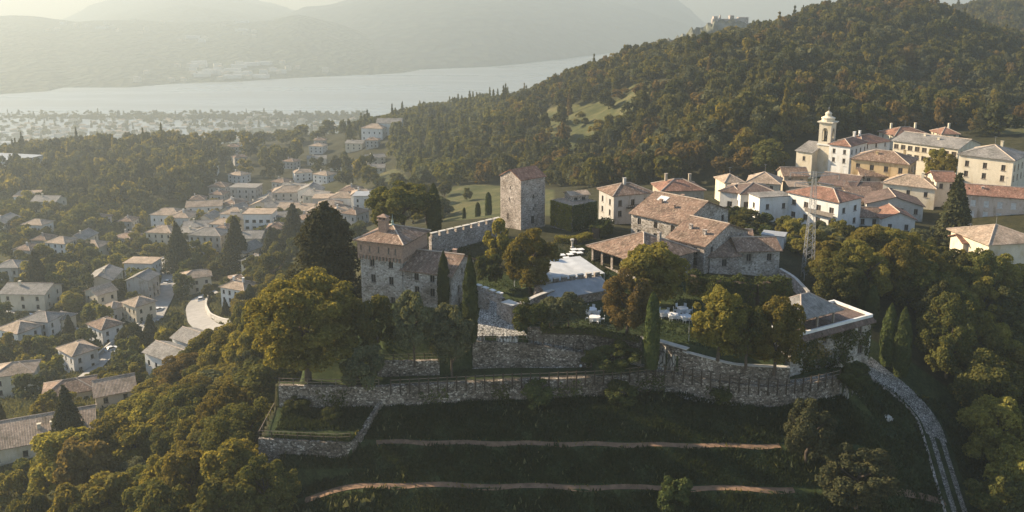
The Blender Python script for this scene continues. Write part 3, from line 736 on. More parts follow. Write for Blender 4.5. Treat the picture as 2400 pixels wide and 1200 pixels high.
zone[:, 2] = np.clip((ra-820)/250, 0, 1)
at = me.color_attributes.new('zone', 'FLOAT_COLOR', 'POINT'); at.data.foreach_set('color', zone.ravel())
me.materials.append(M['ground']); me.update(); me.validate()
g = bpy.data.objects.new('hillside_ground', me); COL.objects.link(g); g['kind'] = 'structure'

m = MB(); m.face([(-6000,1200,-200),(6000,1200,-200),(6000,9000,-200),(-6000,9000,-200)]); o = m.build('lake', M['water']); o['kind'] = 'structure'

def far_hill(name, shore, crest, dcrest, mat, rough, seed, back=900, nx=220, ny=70, p=.8, shore_z=-200):
    g = np.random.default_rng(seed); x0, x1 = crest[0][0], crest[-1][0]
    px = np.linspace(x0, x1, nx); cy = np.interp(px, *zip(*crest)); dc = np.interp(px, *zip(*dcrest)) if hasattr(dcrest, '__len__') else np.full(nx, dcrest)
    top = np.array([T(a, b, c) for a, b, c in zip(px, cy, dc)])
    bot = np.array([P(a, b, shore_z) for a, b in zip(px, np.interp(px, *zip(*shore)))]); bot[:, 2] -= 3
    t = np.linspace(0, 1, ny); A = bot[:, None]*(1-t)[None, :, None]+top[:, None]*t[None, :, None]
    A[..., 2] = bot[:, None, 2]+(top[:, None, 2]-bot[:, None, 2])*(t**p)[None]
    x, y = A[..., 0], A[..., 1]; nz = 0
    for k in range(7):
        f = .0016*1.9**k; a1, a2, b1, b2 = g.uniform(0, 6.28, 4); nz = nz+np.sin(x*f*1.1+y*f*.3+a1+1.5*np.sin(y*f*.7+b1))*np.sin(y*f+x*f*.35+a2)/1.75**k
    A[..., 2] += nz*rough*np.sin(np.clip(t, 0, 1)*np.pi*.5)[None]**.7*np.where(t < .02, 0, 1)[None]
    bk = A[:, -1:].copy(); d = bk[..., :2]/np.linalg.norm(bk[..., :2], axis=-1, keepdims=True); bk[..., :2] += d*back; bk[..., 2] = -210
    A = np.concatenate([A, bk], 1); v = A.reshape(-1, 3); ny2 = ny+1
    f = [(i*ny2+j, (i+1)*ny2+j, (i+1)*ny2+j+1, i*ny2+j+1) for i in range(nx-1) for j in range(ny2-1)]
    me = bpy.data.meshes.new(name); me.from_pydata(v.tolist(), [], f); me.materials.append(mat); me.polygons.foreach_set('use_smooth', [True]*len(f))
    o = bpy.data.objects.new(name, me); COL.objects.link(o); o['kind'] = 'structure'; return A
SHORE = [(-500,224),(0,222),(110,215),(150,206),(300,206),(420,196),(560,192),(640,186),(800,178),(1000,172),(1150,166),(1300,150),(1420,135),(1600,120),(1800,110)]
NEARHILL = far_hill('wooded_hill', SHORE, [(-500,10),(-100,28),(0,32),(60,33),(130,41),(180,45),(250,43),(330,46),(420,52),(480,53),(560,48),(620,47),(660,40),(700,36),(800,60),(900,100),(1000,140),(1080,165)], [(-500,3700),(640,3900),(1080,3400)], M['hillnear'], 16, 3)
far_hill('mountain', [(x, y-9) for x, y in SHORE], [(430,120),(560,70),(660,28),(720,4),(780,-6),(900,-45),(1050,-70),(1200,-60),(1300,-30),(1390,-3),(1450,16),(1520,36),(1570,48),(1620,70),(1690,100),(1800,125)], 5200, M['hillfar'], 26, 8)
far_hill('mountain', [(x, y-14) for x, y in SHORE], [(-200,80),(60,60),(150,48),(215,22),(270,2),(330,-18),(430,-40),(560,-15),(650,4),(760,40),(900,60)], 7000, M['hillfar'], 30, 21)
far_hill('mountain', [(x, y-14) for x, y in SHORE], [(1150,30),(1300,-10),(1400,-50),(1500,-40),(1575,-12),(1600,8),(1618,22),(1650,52),(1700,75),(1850,105)], 7000, M['hillfar'], 30, 33)
# crag with the ruined fortress
def blob_hill(name, prof, d, depth_back, mat, rough, seed, foot):
    px = np.linspace(prof[0][0], prof[-1][0], 90); g = np.random.default_rng(seed); top = np.array([T(a, b, d) for a, b in zip(px, np.interp(px, *zip(*prof)))])
    rows = []
    for t in np.linspace(0, 1, 26):
        q = top.copy(); q[:, 1] -= 170*(1-t); q[:, 2] = foot+(top[:, 2]-foot)*(.25*t+.75*t**2.2); rows.append(q)
    q = top.copy(); q[:, 1] += depth_back; q[:, 2] = foot; rows.append(q)
    A = np.stack(rows, 1); A[:, 1:-1, 2] += g.normal(size=A[:, 1:-1, 2].shape)*rough; ny2 = A.shape[1]; nx = len(px)
    me = bpy.data.meshes.new(name); me.from_pydata(A.reshape(-1, 3).tolist(), [], [(i*ny2+j, (i+1)*ny2+j, (i+1)*ny2+j+1, i*ny2+j+1) for i in range(nx-1) for j in range(ny2-1)]); me.materials.append(mat)
    o = bpy.data.objects.new(name, me); COL.objects.link(o); o['kind'] = 'structure'; return top
crag = blob_hill('rocky_hill', [(1470,130),(1530,100),(1560,92),(1600,84),(1630,66),(1660,52),(1700,47),(1740,48),(1770,56),(1850,80),(1950,110)], 950, 260, M['rock'], 1.6, 2, -60)
t = thing('ruined_fortress', T(1700,50,952), 'grey ruined fortress with broken towers on the distant rocky crag', 'castle')
for name, a, b, y0, y1, tp in [('curtain_wall',1668,1742,52,44,1),('tower',1670,1680,52,38,.9),('tower',1684,1690,50,35,.3),('tower',1708,1718,52,36,.95),('gatehouse',1728,1752,52,40,.95)]:
    p = T((a+b)/2, y0+4, 955); W = (b-a)/2000*955; top = T((a+b)/2, y1, 955)[2]
    MB().box(p[:2], (1,0), (0,1), W, 6 if name == 'curtain_wall' else 8, p[2]-6, top, 0, tp).build(name, M['stone_red'], t)

# ------------------------------------------------------------------ terrace walls, ramp, roads and paths
wa = smooth_line(WA, .9, 3); fr_z = H(wa[:, 0], wa[:, 1]-1.0)
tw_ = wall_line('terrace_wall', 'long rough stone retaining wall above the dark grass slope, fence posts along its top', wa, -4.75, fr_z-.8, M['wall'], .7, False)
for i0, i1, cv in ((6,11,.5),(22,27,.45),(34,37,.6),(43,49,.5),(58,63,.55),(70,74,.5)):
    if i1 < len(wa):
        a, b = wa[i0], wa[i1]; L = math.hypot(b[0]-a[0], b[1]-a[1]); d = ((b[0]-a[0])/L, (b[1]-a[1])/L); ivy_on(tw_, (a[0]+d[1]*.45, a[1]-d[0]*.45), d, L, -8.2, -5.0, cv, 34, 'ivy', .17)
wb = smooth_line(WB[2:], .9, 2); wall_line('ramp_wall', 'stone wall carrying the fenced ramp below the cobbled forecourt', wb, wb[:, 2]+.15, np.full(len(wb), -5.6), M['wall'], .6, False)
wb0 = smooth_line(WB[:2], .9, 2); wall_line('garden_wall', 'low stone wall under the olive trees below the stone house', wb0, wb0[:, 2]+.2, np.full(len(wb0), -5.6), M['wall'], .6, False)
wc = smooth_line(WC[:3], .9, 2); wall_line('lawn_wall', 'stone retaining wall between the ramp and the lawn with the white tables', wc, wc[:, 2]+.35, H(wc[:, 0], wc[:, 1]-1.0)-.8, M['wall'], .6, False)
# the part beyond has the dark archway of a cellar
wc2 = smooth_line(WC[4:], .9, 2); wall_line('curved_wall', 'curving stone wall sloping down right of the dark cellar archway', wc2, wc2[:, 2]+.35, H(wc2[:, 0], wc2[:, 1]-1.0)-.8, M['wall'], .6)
a, b = WC[3][:2], WC[4][:2]; L = math.dist(a, b); d = ((b[0]-a[0])/L, (b[1]-a[1])/L); zl = -5.3
t = thing('cellar_portal', ((a[0]+b[0])/2, (a[1]+b[1])/2, zl), 'dark arched cellar entrance in the stone wall above the bend of the lane', 'portal')
mb = MB(); a0 = (a[0]-d[0]*1.2, a[1]-d[1]*1.2); wall_face(mb, a0, d, L+1.8, zl, -.9, [(1.1+L*.5, zl+.02, 2.9, 3.0)], .9); mb.build('wall', M['wall'], t)
nn = (d[1], -d[0]); cc = (a0[0]+d[0]*(1.1+L*.5)-nn[0]*.88, a0[1]+d[1]*(1.1+L*.5)-nn[1]*.88); MB().box(cc, d, nn, 2.88, .06, zl+.03, zl+3).build('door', M['wood'], t)
MB().box((a0[0]+d[0]*(L/2+.9)-nn[0]*.35, a0[1]+d[1]*(L/2+.9)-nn[1]*.35), d, nn, L+1.9, 1.0, -.897, -.76).build('coping', M['coping'], t)
# lower garden enclosure
gp = [P(652,945,-8.6)[:2], P(607,1031,-9.3)[:2], P(822,1046,-9.6)[:2], P(903,952,-8.4)[:2]]
gl = smooth_line(np.array([[*gp[1], 0], [*gp[2], 0], [*gp[3], 0]]), .8, 2)
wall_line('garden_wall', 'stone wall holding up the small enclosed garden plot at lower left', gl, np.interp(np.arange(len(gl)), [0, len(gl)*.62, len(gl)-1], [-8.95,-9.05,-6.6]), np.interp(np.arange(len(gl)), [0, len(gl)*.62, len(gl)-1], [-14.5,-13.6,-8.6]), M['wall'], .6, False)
fence('timber rail fence round the small enclosed garden plot', gl[:int(len(gl)*.62)], -8.95, 1.6, .95)
gs = resample(np.array([[*gp[0], -8.6], [*gp[1], -9.2]]), .8); fence('pale rail fence descending the left side of the garden plot', gs, gs[:, 2]+.2, 1.8, .9, (.85,), mat='rail')
fw = wa[wa[:, 0] > WA[2, 0]+.5]; fence('long dark timber post and rail fence along the top of the retaining wall', np.c_[fw[:, 0], fw[:, 1]-.62], -5.6, 1.35, 2.15, (1.95,1.4), pr=.11)
fb = wa[wa[:, 0] < WA[2, 0]-.5]; fence('sunlit timber rail fence on the bastion at the left end of the wall', np.c_[fb[:, 0], fb[:, 1]+.05], -4.85, 1.9, 1.15, (1.05,.55), mat='rail')
fence('dark timber fence on the outer edge of the ramp', wb[:, :2], wb[:, 2]+.2, 1.45, 1.25, (1.1,.6))
q = np.c_[wb[7:, :2]+np.array([.4, 2.4]), wb[7:, 2]+.0]; fence('dark timber fence on the inner edge of the ramp', q[:, :2], q[:, 2]-.05, 1.45, 1.1, (1.0,.5))
lw = np.concatenate([wc]); fence('thin dark railing at the edge of the lawn above the wall', lw[:, :2]+np.array([0, .25]), lw[:, 2]+.4, 1.8, 1.0, (.95,.5), name='railing', pr=.045)
fence('brown timber fence on the low wall below the stone house', wb0[:, :2]+np.array([0, .3]), wb0[:, 2]+.2, 2.0, 1.0, (.9,.45))
# forecourt, ramp and lane
fc = smooth_line(np.array([[*P(1160,690,.4)], [*P(1153,722,.4)], [*P(1163,755,.2)], [*P(1172,795,-.4)]]), .5)
strip('cobbled_forecourt', fc, np.interp(np.linspace(0, 1, len(fc)), [0, .35, .6, 1], [2.6, 3.6, 5.6, 8.6]), M['cobble'], .06, 13)
rp = smooth_line(np.array([P(1200,795,-1), P(1300,808,-1.7), P(1392,825,-3.3), P(1470,848,-4.4), P(1560,866,-5.0)]), .6); strip('ramp_lane', rp, 2.6, M['cobble'], .09, 7)
ln = smooth_line(np.array([P(1555,862,-5), P(1610,884,-5), P(1700,899,-5), P(1800,905,-5), P(1890,896,-5), P(1970,880,-5), P(2040,868,-5.2)]), .6); strip('lane', ln, 2.4, M['setts'], .07, 7)
rd = [hit(*q)[0] for q in [(2030,852),(2066,880),(2110,912),(2150,948),(2182,990),(2200,1040),(2218,1100),(2236,1160),(2262,1240),(2300,1330)]]
rd = smooth_line(np.array(rd), .6); n1 = int(len(rd)*.42); strip('lane', rd[:n1], np.interp(np.arange(n1), [0, n1], [4.2, 3.2]), M['setts'], .08, 9)
tg = np.gradient(rd[:, :2], axis=0); tg /= np.linalg.norm(tg, axis=1, keepdims=True); nrm = np.stack([-tg[:, 1], tg[:, 0]], 1)
for s in (-1, 1): strip('wheel_track', np.c_[rd[n1-1:, :2]+nrm[n1-1:]*s*.82, rd[n1-1:, 2]], .82, M['setts'], .09, 4)
kb = np.c_[rd[:, :2]+nrm*-2.3, rd[:, 2]]
if kb[-1, 0] > rd[-1, 0]: kb = np.c_[rd[:, :2]+nrm*2.3, rd[:, 2]]
kz = H(kb[:, 0], kb[:, 1]); wall_line('kerb_wall', 'low pale kerb wall along the inner side of the paved lane', kb, kz+.18, kz-.3, M['stone_red'], .3, False)
xs = np.linspace(P(880,1040,-10)[0], P(1825,1040,-10)[0], 70); strip('terrace_path', np.c_[xs, yL(xs)-6.5+.12*np.sin(xs*.7)], 1.0, M['dirt'], .07, 3, block=False)
xs = np.linspace(P(715,1130,-13)[0], P(1850,1130,-13)[0], 80); strip('terrace_path', np.c_[xs, yL(xs)-12.3+.15*np.sin(xs*.5)], 1.0, M['dirt'], .07, 3, block=False)
xs = np.linspace(P(2100,1160,-17)[0], P(2200,1175,-17)[0], 14); 
strip('terrace_path', np.array([hit(2095,1150)[0], hit(2150,1162)[0], hit(2215,1178)[0]]), 1.0, M['dirt'], .07, 3, block=False)
# valley roads
for nm, pts, wd in [('road', [(395,600),(400,640),(393,680),(378,715),(360,750)], 6), ('road', [(360,750),(330,775),(280,810),(235,850),(185,895)], 5),
                    ('road', [(508,685),(474,696),(458,720),(465,752),(490,772),(540,778),(600,772)], 6.5), ('road', [(180,780),(120,760),(60,745),(0,735)], 4), ('road',[(480,770),(490,800)],5)]:
    l = smooth_line(np.array([hit(*q)[0] for q in pts]), 2.0, 3); strip(nm, l, wd, M['road'], .45, 5)
l = smooth_line(np.array([hit(*q)[0] for q in [(488,700),(482,722),(492,745),(520,757),(575,760)]]), 2, 2); zz = H(l[:, 0], l[:, 1]); wall_line('road_wall', 'pale retaining wall inside the bend of the valley road', l, zz+1.6, zz-.5, M['grey'], .5)
l = smooth_line(np.array([hit(*q)[0] for q in [(325,768),(275,802),(228,842),(190,872)]]), 2, 2); zz = H(l[:, 0], l[:, 1]); wall_line('street_wall', 'grey garden wall beside the straight street in the valley', l, zz+1.5, zz-.5, M['grey'], .4)

# ------------------------------------------------------------------ the castle: stone house with the brick storey
fr, W = edge_frame((837,561), (943,573), 11.0); D = 9.0; th0 = math.atan2(fr.U[1], fr.U[0])
keep = thing('castle_house', (*fr.xy(W, D/2), 0), 'large stone castle house with a brick top storey, corbels and hipped tile roof', 'castle')
o = .32; fs = Frame(fr.xy(o, o), th0); ws, ds = W-2*o, D-2*o
upx = lambda f, px, z: ((lambda p: (p[0]-f.O[0])*f.U[0]+(p[1]-f.O[1])*f.U[1])(P(px, 0, z)) )
def along(f, px):                                           # distance along the front at which pixel column px is met
    k = (px-1200)/F; # x = k*dep, dep = y*CP-(z-CZ)*SP
    best = min(np.linspace(-2, 40, 900), key=lambda u: abs(proj(*f.xy(u, 0), 5.0)[0]-px)); return float(best)
tw = {0: [(along(fs,873),6.55,.85,1.25),(along(fs,917),6.55,.85,1.25),(along(fs,875),3.75,.85,1.4),(along(fs,917),3.7,.85,1.4),(along(fs,919),.5,.8,1.1)], 1: [], 2: [(2.2,5,.9,1.3),(5.8,5,.9,1.3)], 3: [(2.5,5.5,.8,1.2),(6,5.5,.8,1.2),(4.2,2.5,.8,1.2)]}
volume(keep, fs, ws, ds, 0, 8.5, M['stone'], M['tile'], 'flat', over=-.4, wins=tw, below=6, caps=False, wname='tower_wall', t=.1)
bw = {0: [(along(fr,x),9.15,.28,1.0) for x in (848,868,889,912,928)], 3: [(x,9.15,.28,1.0) for x in (1.5,3.3,5.1,6.9)], 1: [], 2: []}
volume(keep, fr, W, D, 8.45, 2.55, M['brick'], M['tile'], 'hip', 'u', .36, .5, wins=bw, below=0, wname='brick_storey', t=.2)
cm = MB()
for a, dr, L in ((fr.xy(0,0), fr.U, W), (fr.xy(W,0), fr.V, D), (fr.xy(0,D), (-fr.V[0],-fr.V[1]), D)):
    n_ = int(L/.62); nn = (dr[1], -dr[0])
    for i in range(n_+1):
        u = .12+(L-.24)*i/n_; cm.box((a[0]+dr[0]*u-nn[0]*.18, a[1]+dr[1]*u-nn[1]*.18), dr, nn, .24, .33, 7.75, 8.44)
cm.build('corbel_band', M['brick'], keep)
x, y = fr.xy(W*.42, D*.30); m = MB(); m.box((x, y), fr.U, fr.V, 1.5, .95, 11.2, 13.9); m.box((x, y), fr.U, fr.V, 1.9, 1.3, 13.9, 14.1)
for s in (-1, 0, 1): m.box((x+fr.U[0]*s*.7, y+fr.U[1]*s*.7), fr.U, fr.V, .18, 1.0, 14.1, 14.5)
m.box((x, y), fr.U, fr.V, 1.9, 1.25, 14.5, 14.62); m.box((x, y), fr.U, fr.V, 1.7, 1.0, 14.62, 15.0, 0, .3); m.build('chimney', M['brick'], keep)
x, y = fr.xy(W/2, D/2); m = MB(); m.lathe((x, y, 12.55), [(.35,0),(.38,.25),(.18,.5),(.22,.8),(.1,1.0),(.05,1.5),(.02,2.1)], 10); m.build('finial', m_plain('verdigris', (.20,.27,.24), .6), keep)
fw_ = Frame(fr.xy(W-.25, o+.06), th0); Ww = along(fw_, 1057); Dw = 9.2
ww = {0: [(along(fw_,976),5.05,.85,1.2),(along(fw_,1013),5.05,.85,1.2),(along(fw_,977),2.6,.85,1.4),(along(fw_,1013),2.6,.85,1.4),(along(fw_,1040),2.6,.8,1.4)], 1: [(3.0,2.6,.85,1.4),(3.2,.2,.9,1.6),(5.8,2.8,.8,1.3),(4.4,5.6,.8,1.3)], 2: [(2,4,.8,1.2),(5,4,.8,1.2)]}
volume(keep, fw_, Ww, Dw, 0, 6.6, M['stone'], M['tile'], 'gable', 'u', .44, .4, wins=ww, below=6, wname='wing_wall', chim=[(.78,.62)], t=.2, chz=1.0)

# square stone tower
p = P(1221,424,12.5); ft = Frame((p[0], p[1]), R(40)); t = thing('stone_tower', (*ft.xy(3.4,3.4), 2), 'tall square rubble stone tower with a red tiled gable roof', 'tower')
volume(t, ft, 6.9, 6.9, 2, 10.6, M['stone_red'], M['tile_red'], 'gable', 'u', .5, .22, below=4, wins={0: [(3.6,8.1,.5,.9),(3.6,5.6,.45,.6),(3.4,2.6,.9,1.7)], 3: [(3.4,10.2,.35,.6),(3.0,7.6,.35,.7),(2.6,3.2,.5,1.5)]}, caps=False, t=.16)
TAKEN.append((*ft.xy(3.4,3.4), 6))
# battlemented walls
def battlement(name, label, a, b, zt, zb, th=.8, mw=1.15, gap=.7, mh=.75, mat='stone_red', cat='wall', zt2=None):
    a = np.array(a[:2]); b = np.array(b[:2]); L = np.linalg.norm(b-a); d = (b-a)/L; n = (d[1], -d[0]); zt2 = zt if zt2 is None else zt2
    t = thing(name, (*((a+b)/2), zb), label, cat); m = MB(); k = int(L/(mw+gap)); 
    q0, q1 = [], []
    for e, z in ((a, zt), (b, zt2)):
        q0.append([(e[0]+n[0]*th/2, e[1]+n[1]*th/2), (e[0]-n[0]*th/2, e[1]-n[1]*th/2), z])
    (A0, A1, za), (B0, B1, zb2) = q0
    m.face([(*A0, zb), (*B0, zb), (*B0, zb2), (*A0, za)]); m.face([(*A1, zb), (*B1, zb), (*B1, zb2), (*A1, za)]); m.face([(*A0, za), (*B0, zb2), (*B1, zb2), (*A1, za)]); m.face([(*A0, zb), (*A1, zb), (*A1, za), (*A0, za)]); m.face([(*B0, zb), (*B1, zb), (*B1, zb2), (*B0, zb2)])
    m.build('masonry', M[mat], t)
    for i in range(k):
        u = (i+.5)*L/k; c = a+d*u; z = zt+(zt2-zt)*u/L
        mm = MB(); mm.box(c, d, n, mw, th*.7, z+.004, z+mh); o = mm.build('merlon', M[mat], t)
        mm = MB(); mm.box(c, d, n, mw+.12, th*.7+.14, z+mh+.003, z+mh+.1); mm.build('cap_stone', M['coping'], o)
    return t
battlement('curtain_wall', 'grey battlemented curtain wall running back to the square tower', P(1008,556,5.0), P(1172,517,5.2), 5.0, -1, .9, 1.5, .35, .7, zt2=5.2)
g0, g1, g2 = P(1111,716,.4), P(1176,742,.4), P(1216,752,.4)
dg = (g1-g0)[:2]; Lg = np.linalg.norm(dg); dg = dg/Lg; ng = (dg[1], -dg[0])
t = thing('gate_wall', (*((g0+g1)/2)[:2], .3), 'battlemented wall with the open gateway above the cobbled forecourt', 'gate')
mb = MB(); wall_face(mb, g0[:2], dg, Lg, -1.0, 3.4, [(Lg*.64, -.9, 2.5, 3.3)], .7); mb.face([(*g0[:2], 3.4), (*g1[:2], 3.4), (g1[0]-ng[0]*.7, g1[1]-ng[1]*.7, 3.4), (g0[0]-ng[0]*.7, g0[1]-ng[1]*.7, 3.4)]); wall_face(mb, (g0[0]-ng[0]*.7, g0[1]-ng[1]*.7), dg, Lg, -1.0, 3.4, [(Lg*.64, -.9, 2.5, 3.3)], .0); mb.build('masonry', M['stone_red'], t)
for i in range(4):
    c = g0[:2]+dg*(Lg*(i+.5)/4)-np.array(ng)*.35; o = MB().box(c, dg, ng, .95, .5, 3.405, 4.05).build('merlon', M['stone_red'], t); MB().box(c, dg, ng, 1.1, .66, 4.053, 4.16).build('cap_stone', M['paleframe'], o)
t = thing('gate_pier', (*((g1+g2)/2)[:2], .3), 'square rubble pier right of the open gateway', 'gate pier'); MB().box(((g1+g2)/2)[:2], dg, ng, 2.6, 1.8, -1.5, 3.0, 0, .94).build('masonry', M['stone_red'], t); MB().box(((g1+g2)/2)[:2], dg, ng, 2.55, 1.8, 3.003, 3.1).build('cap_stone', M['coping'], t)
wq = np.array([P(1222,748,.2), P(1262,728,.2), P(1296,716,.2)]); wq = smooth_line(wq, .9, 1); wall_line('court_wall', 'pinkish stone court wall between the gate pier and the grey lean-to', wq, 2.9, -1, M['stone_red'], .6)
# lean-to, crenellated wall and canopy of the courtyard
p = P(1290,701,2.1); fl = Frame((p[0], p[1]), R(24))
t = thing('lean_to', (*fl.xy(5.5,1.6), 0), 'low lean-to building with a smooth grey sheet roof below the battlements', 'outbuilding'); volume(t, fl, 11.2, 3.2, 0, 2.1, M['stone_red'], M['lead'], 'shed', pitch=.34, over=.25, n=(0,0,0,0), caps=False, below=2)
battlement('battlement', 'short battlemented wall in front of the white canopy', fl.xy(-1.0,3.85), fl.xy(11.6,3.85), 3.35, -.5, .7, .95, .62, .75)
fc_ = Frame(fl.xy(-.4, 4.5), R(26)); Wc, Dc = 13.5, 8.6; ze = 3.3
t = thing('canopy', (*fc_.xy(Wc/2, Dc/2), 1), 'large white canvas canopy over the courtyard beside the open barn', 'canopy'); m = MB(); k = 3; polys = []
for i in range(k):
    u0, u1 = Wc*i/k, Wc*(i+1)/k; um = (u0+u1)/2
    for a, b, za, zb in ((u0,um,0,.06),(um,u1,.06,0)): polys.append([fc_(a,0,ze+za), fc_(b,0,ze+zb), fc_(b,Dc,ze+.75+zb), fc_(a,Dc,ze+.75+za)])
m.slab(polys, .07).build('awning', M['canvas'], t)
for u in (.1, Wc/2, Wc-.1):
    for v in (.1, Dc-.1): MB().tube(fc_(u,v,.2), fc_(u,v,ze-.05+(.75 if v > 1 else 0)), .07).build('post', M['paint'], t)
TAKEN.append((*fc_.xy(6,4), 7))
# ivy-clad house
p = P(1342,484,7.4); fi = Frame((p[0], p[1]), R(38)); t = thing('ivy_house', (*fi.xy(3.4,3.4), 2), 'flat topped house wholly clad in ivy with a small roof hut', 'house')
volume(t, fi, 6.9, 6.9, 2, 5.4, M['stone_red'], M['tile_pale'], 'flat', over=.05, n=(0,0,0,0), caps=False)
ivy_on(t, fi.xy(0,0), fi.U, 6.9, 2, 7.6, 1, 60, 'ivy', .2); ivy_on(t, fi.xy(0,6.9), (-fi.V[0],-fi.V[1]), 6.9, 2, 7.6, 1, 60, 'gold', .2); ivy_on(t, fi.xy(6.9,0), fi.V, 6.9, 2, 7.6, .6, 40)  # left face in golden leaf: its sunlight is put into the ivy colour
fh = Frame(fi.xy(2.2,3.0), R(20)); volume(t, fh, 4.2, 3.4, 7.55, 1.3, M['stone_red'], M['tile_pale'], 'gable', 'u', .3, .35, wins={0: [(1.2,7.7,.8,.7),(3,7.7,.8,.7)]}, below=.1, wname='hut_wall', caps=False)

# ------------------------------------------------------------------ stone houses behind the courtyard
t, f1, W1 = house('stone_house', 'tall grey rendered house with a hipped roof and timber balcony behind the barn', (1439,458), (1525,458), 2, 5.6, 7.5, 'grey', 'tile', th=20, w_=9.5, kind='hip', pitch=.42, n=(3,2,3,2), rows=(.6,3.0), below=6, chim=[(.45,.45)])
m = MB(); m.box(f1.xy(5.6,-.55), f1.U, f1.V, 5.0, 1.05, 4.5, 4.62); m.box(f1.xy(5.6,-1.02), f1.U, f1.V, 5.0, .07, 5.25, 5.35)
for i in range(11): m.box(f1.xy(3.15+.49*i,-1.02), f1.U, f1.V, .06, .06, 4.62, 5.25)
m.build('balcony', M['wood'], t)
house('stone_house', 'house with a plain red hipped roof just behind the stone cluster, facing the valley', (1552,447), (1655,447), -2.5, 7.0, 8.5, 'tan', 'tile_red', th=6, w_=10.5, kind='hip', n=(3,2,3,2), rows=(1,3.8), below=6, chim=[(.2,.5),(.8,.6)])
t, f3, W3 = house('stone_house', 'broad gabled stone house with a pale skylight in its large tan roof', (1480,499), (1552,533), 1.5, 5.0, 17, 'stone', 'tile', th=-46, w_=12.5, kind='gable', ridge='u', pitch=.37, n=(3,4,3,2), rows=(.5,2.9), below=5, chim=[(.3,.3),(.6,.25),(.35,.7)], chz=.8)
t, fb_, Wb = house('open_barn', 'large barn with a sweeping brown tile roof and an open pillared side', (1387,574), (1467,606), 1.6, 3.4, 13, 'stone_red', 'tile', cat='barn', th=-53, w_=13.5, kind='hip', ridge='u', pitch=.42, over=.8, n=(0,0,0,0), below=4, opens={0: [(1.5+2.62*i,1.7,2.1,2.9) for i in range(5)], 3: [(3,1.7,2.1,2.9),(6.2,1.7,2.1,2.9)]}, chim=[(.85,.45)])
house('stone_house', 'stone house with a large rust brown tile roof right of the barn', (1567,556), (1615,574), 1.2, 4.6, 15, 'stone_red', 'tile', th=-46, w_=8, kind='gable', ridge='u', pitch=.36, n=(2,3,2,2), rows=(.5,2.6), below=5, chim=[(.3,.25),(.75,.2)], chz=.9)
house('shed', 'small stone shed with a patched tile roof between the loft house and the ruin', (1694,556), (1763,560), .8, 3.4, 5, 'stone_red', 'tile', cat='shed', th=-8, w_=5.6, kind='gable', ridge='u', pitch=.4, n=(1,0,1,0), rows=(1,), below=4)
house('ruined_house', 'weathered stone house with two dark windows and a mossy gable roof', (1732,588), (1829,583), .4, 3.9, 7, 'stone', 'tile', th=4, w_=7.8, kind='gable', ridge='u', pitch=.42, n=(2,1,2,1), rows=(1.9,), below=4)
house('ruined_house', 'half collapsed stone outhouse with a broken tile roof left of the weathered house', (1664,601), (1730,594), .5, 3.0, 6, 'stone_red', 'tile', th=6, w_=5.6, kind='shed', pitch=.4, n=(1,1,1,1), rows=(1,), below=4)
wr_ = smooth_line(np.array([P(1828,640,.2), P(1862,660,-.5), P(1895,690,-1.5)]), .9, 1); wall_line('garden_wall', 'reddish broken wall right of the weathered stone house', wr_, H(wr_[:,0],wr_[:,1])+2.2, H(wr_[:,0],wr_[:,1])-1, M['stone_red'], .5)
sk = MB(); zz_ = lambda v: 6.5+.37*v+.17
sk.slab([[f3(2.2,5.6,zz_(5.6)+.12), f3(4.4,5.6,zz_(5.6)+.12), f3(4.4,7.2,zz_(7.2)+.12), f3(2.2,7.2,zz_(7.2)+.12)]], .12).build('skylight', M['paleframe'], [o for o in bpy.data.objects if o.get('label', '').startswith('broad gabled')][0])
# building with the roof terrace
p = P(1857,776,2.2); fp = Frame((p[0], p[1]), R(29)); Wp, Dp = 17.5, 7.4
t = thing('terrace_building', (*fp.xy(Wp/2, Dp/2), -5), 'two storey stone building half clad in ivy with a white edged roof terrace', 'building')
volume(t, fp, Wp, Dp, -5.2, 6.3, M['stone'], M['tile_dark'], 'flat', over=-.02, wins={0: [(2.0+2.6*i,-1.2,1.0,1.5) for i in range(6)]+[(3.4+4*i,-4.6,1.2,1.9) for i in range(4)], 1: [(2,-1.2,.9,1.4),(5,-1.2,.9,1.4)], 2: [(3,-1,.9,1.3)], 3: [(3.5,-1.2,.9,1.4)]}, caps=False, style='shut', t=.1)
c = [(-.55,-.55),(Wp+.55,-.55),(Wp+.55,Dp+.55),(-.55,Dp+.55)]; e = [(.05,.05),(Wp-.05,.05),(Wp-.05,Dp-.05),(.05,Dp-.05)]
MB().slab([[fp(*c[i],.45), fp(*c[(i+1)%4],.45), fp(*e[(i+1)%4],1.35), fp(*e[i],1.35)] for i in range(4)], .16).build('eave_skirt', M['tile_dark'], t, uv=True)
m = MB()
for a, b, hh in ((0,1,1.62),(1,2,1.62),(2,3,1.62),(3,0,1.62)):
    A, B = e[a], e[b]; L = math.dist(A, B); dx = ((B[0]-A[0])/L, (B[1]-A[1])/L); U = (fp.U[0]*dx[0]+fp.V[0]*dx[1], fp.U[1]*dx[0]+fp.V[1]*dx[1]); cx, cy = fp.xy((A[0]+B[0])/2, (A[1]+B[1])/2)
    m.box((cx, cy), U, (-U[1], U[0]), L-.36 if a % 2 else L+.3, .32, 1.15, hh)
m.build('parapet', M['white'], t); ivy_on(t, fp.xy(0,0), fp.U, Wp, -5.2, .7, .62, 46, 'ivy', .2); ivy_on(t, fp.xy(2,-.05), fp.U, 8, -3.2, .5, .4, 40, 'autumn', .2)
fy = Frame(fp.xy(2.2, .45), R(29)); t = thing('roof_pavilion', (*fy.xy(3.6,3), 1.3), 'open pavilion with a grey pyramid roof standing on the roof terrace', 'pavilion')
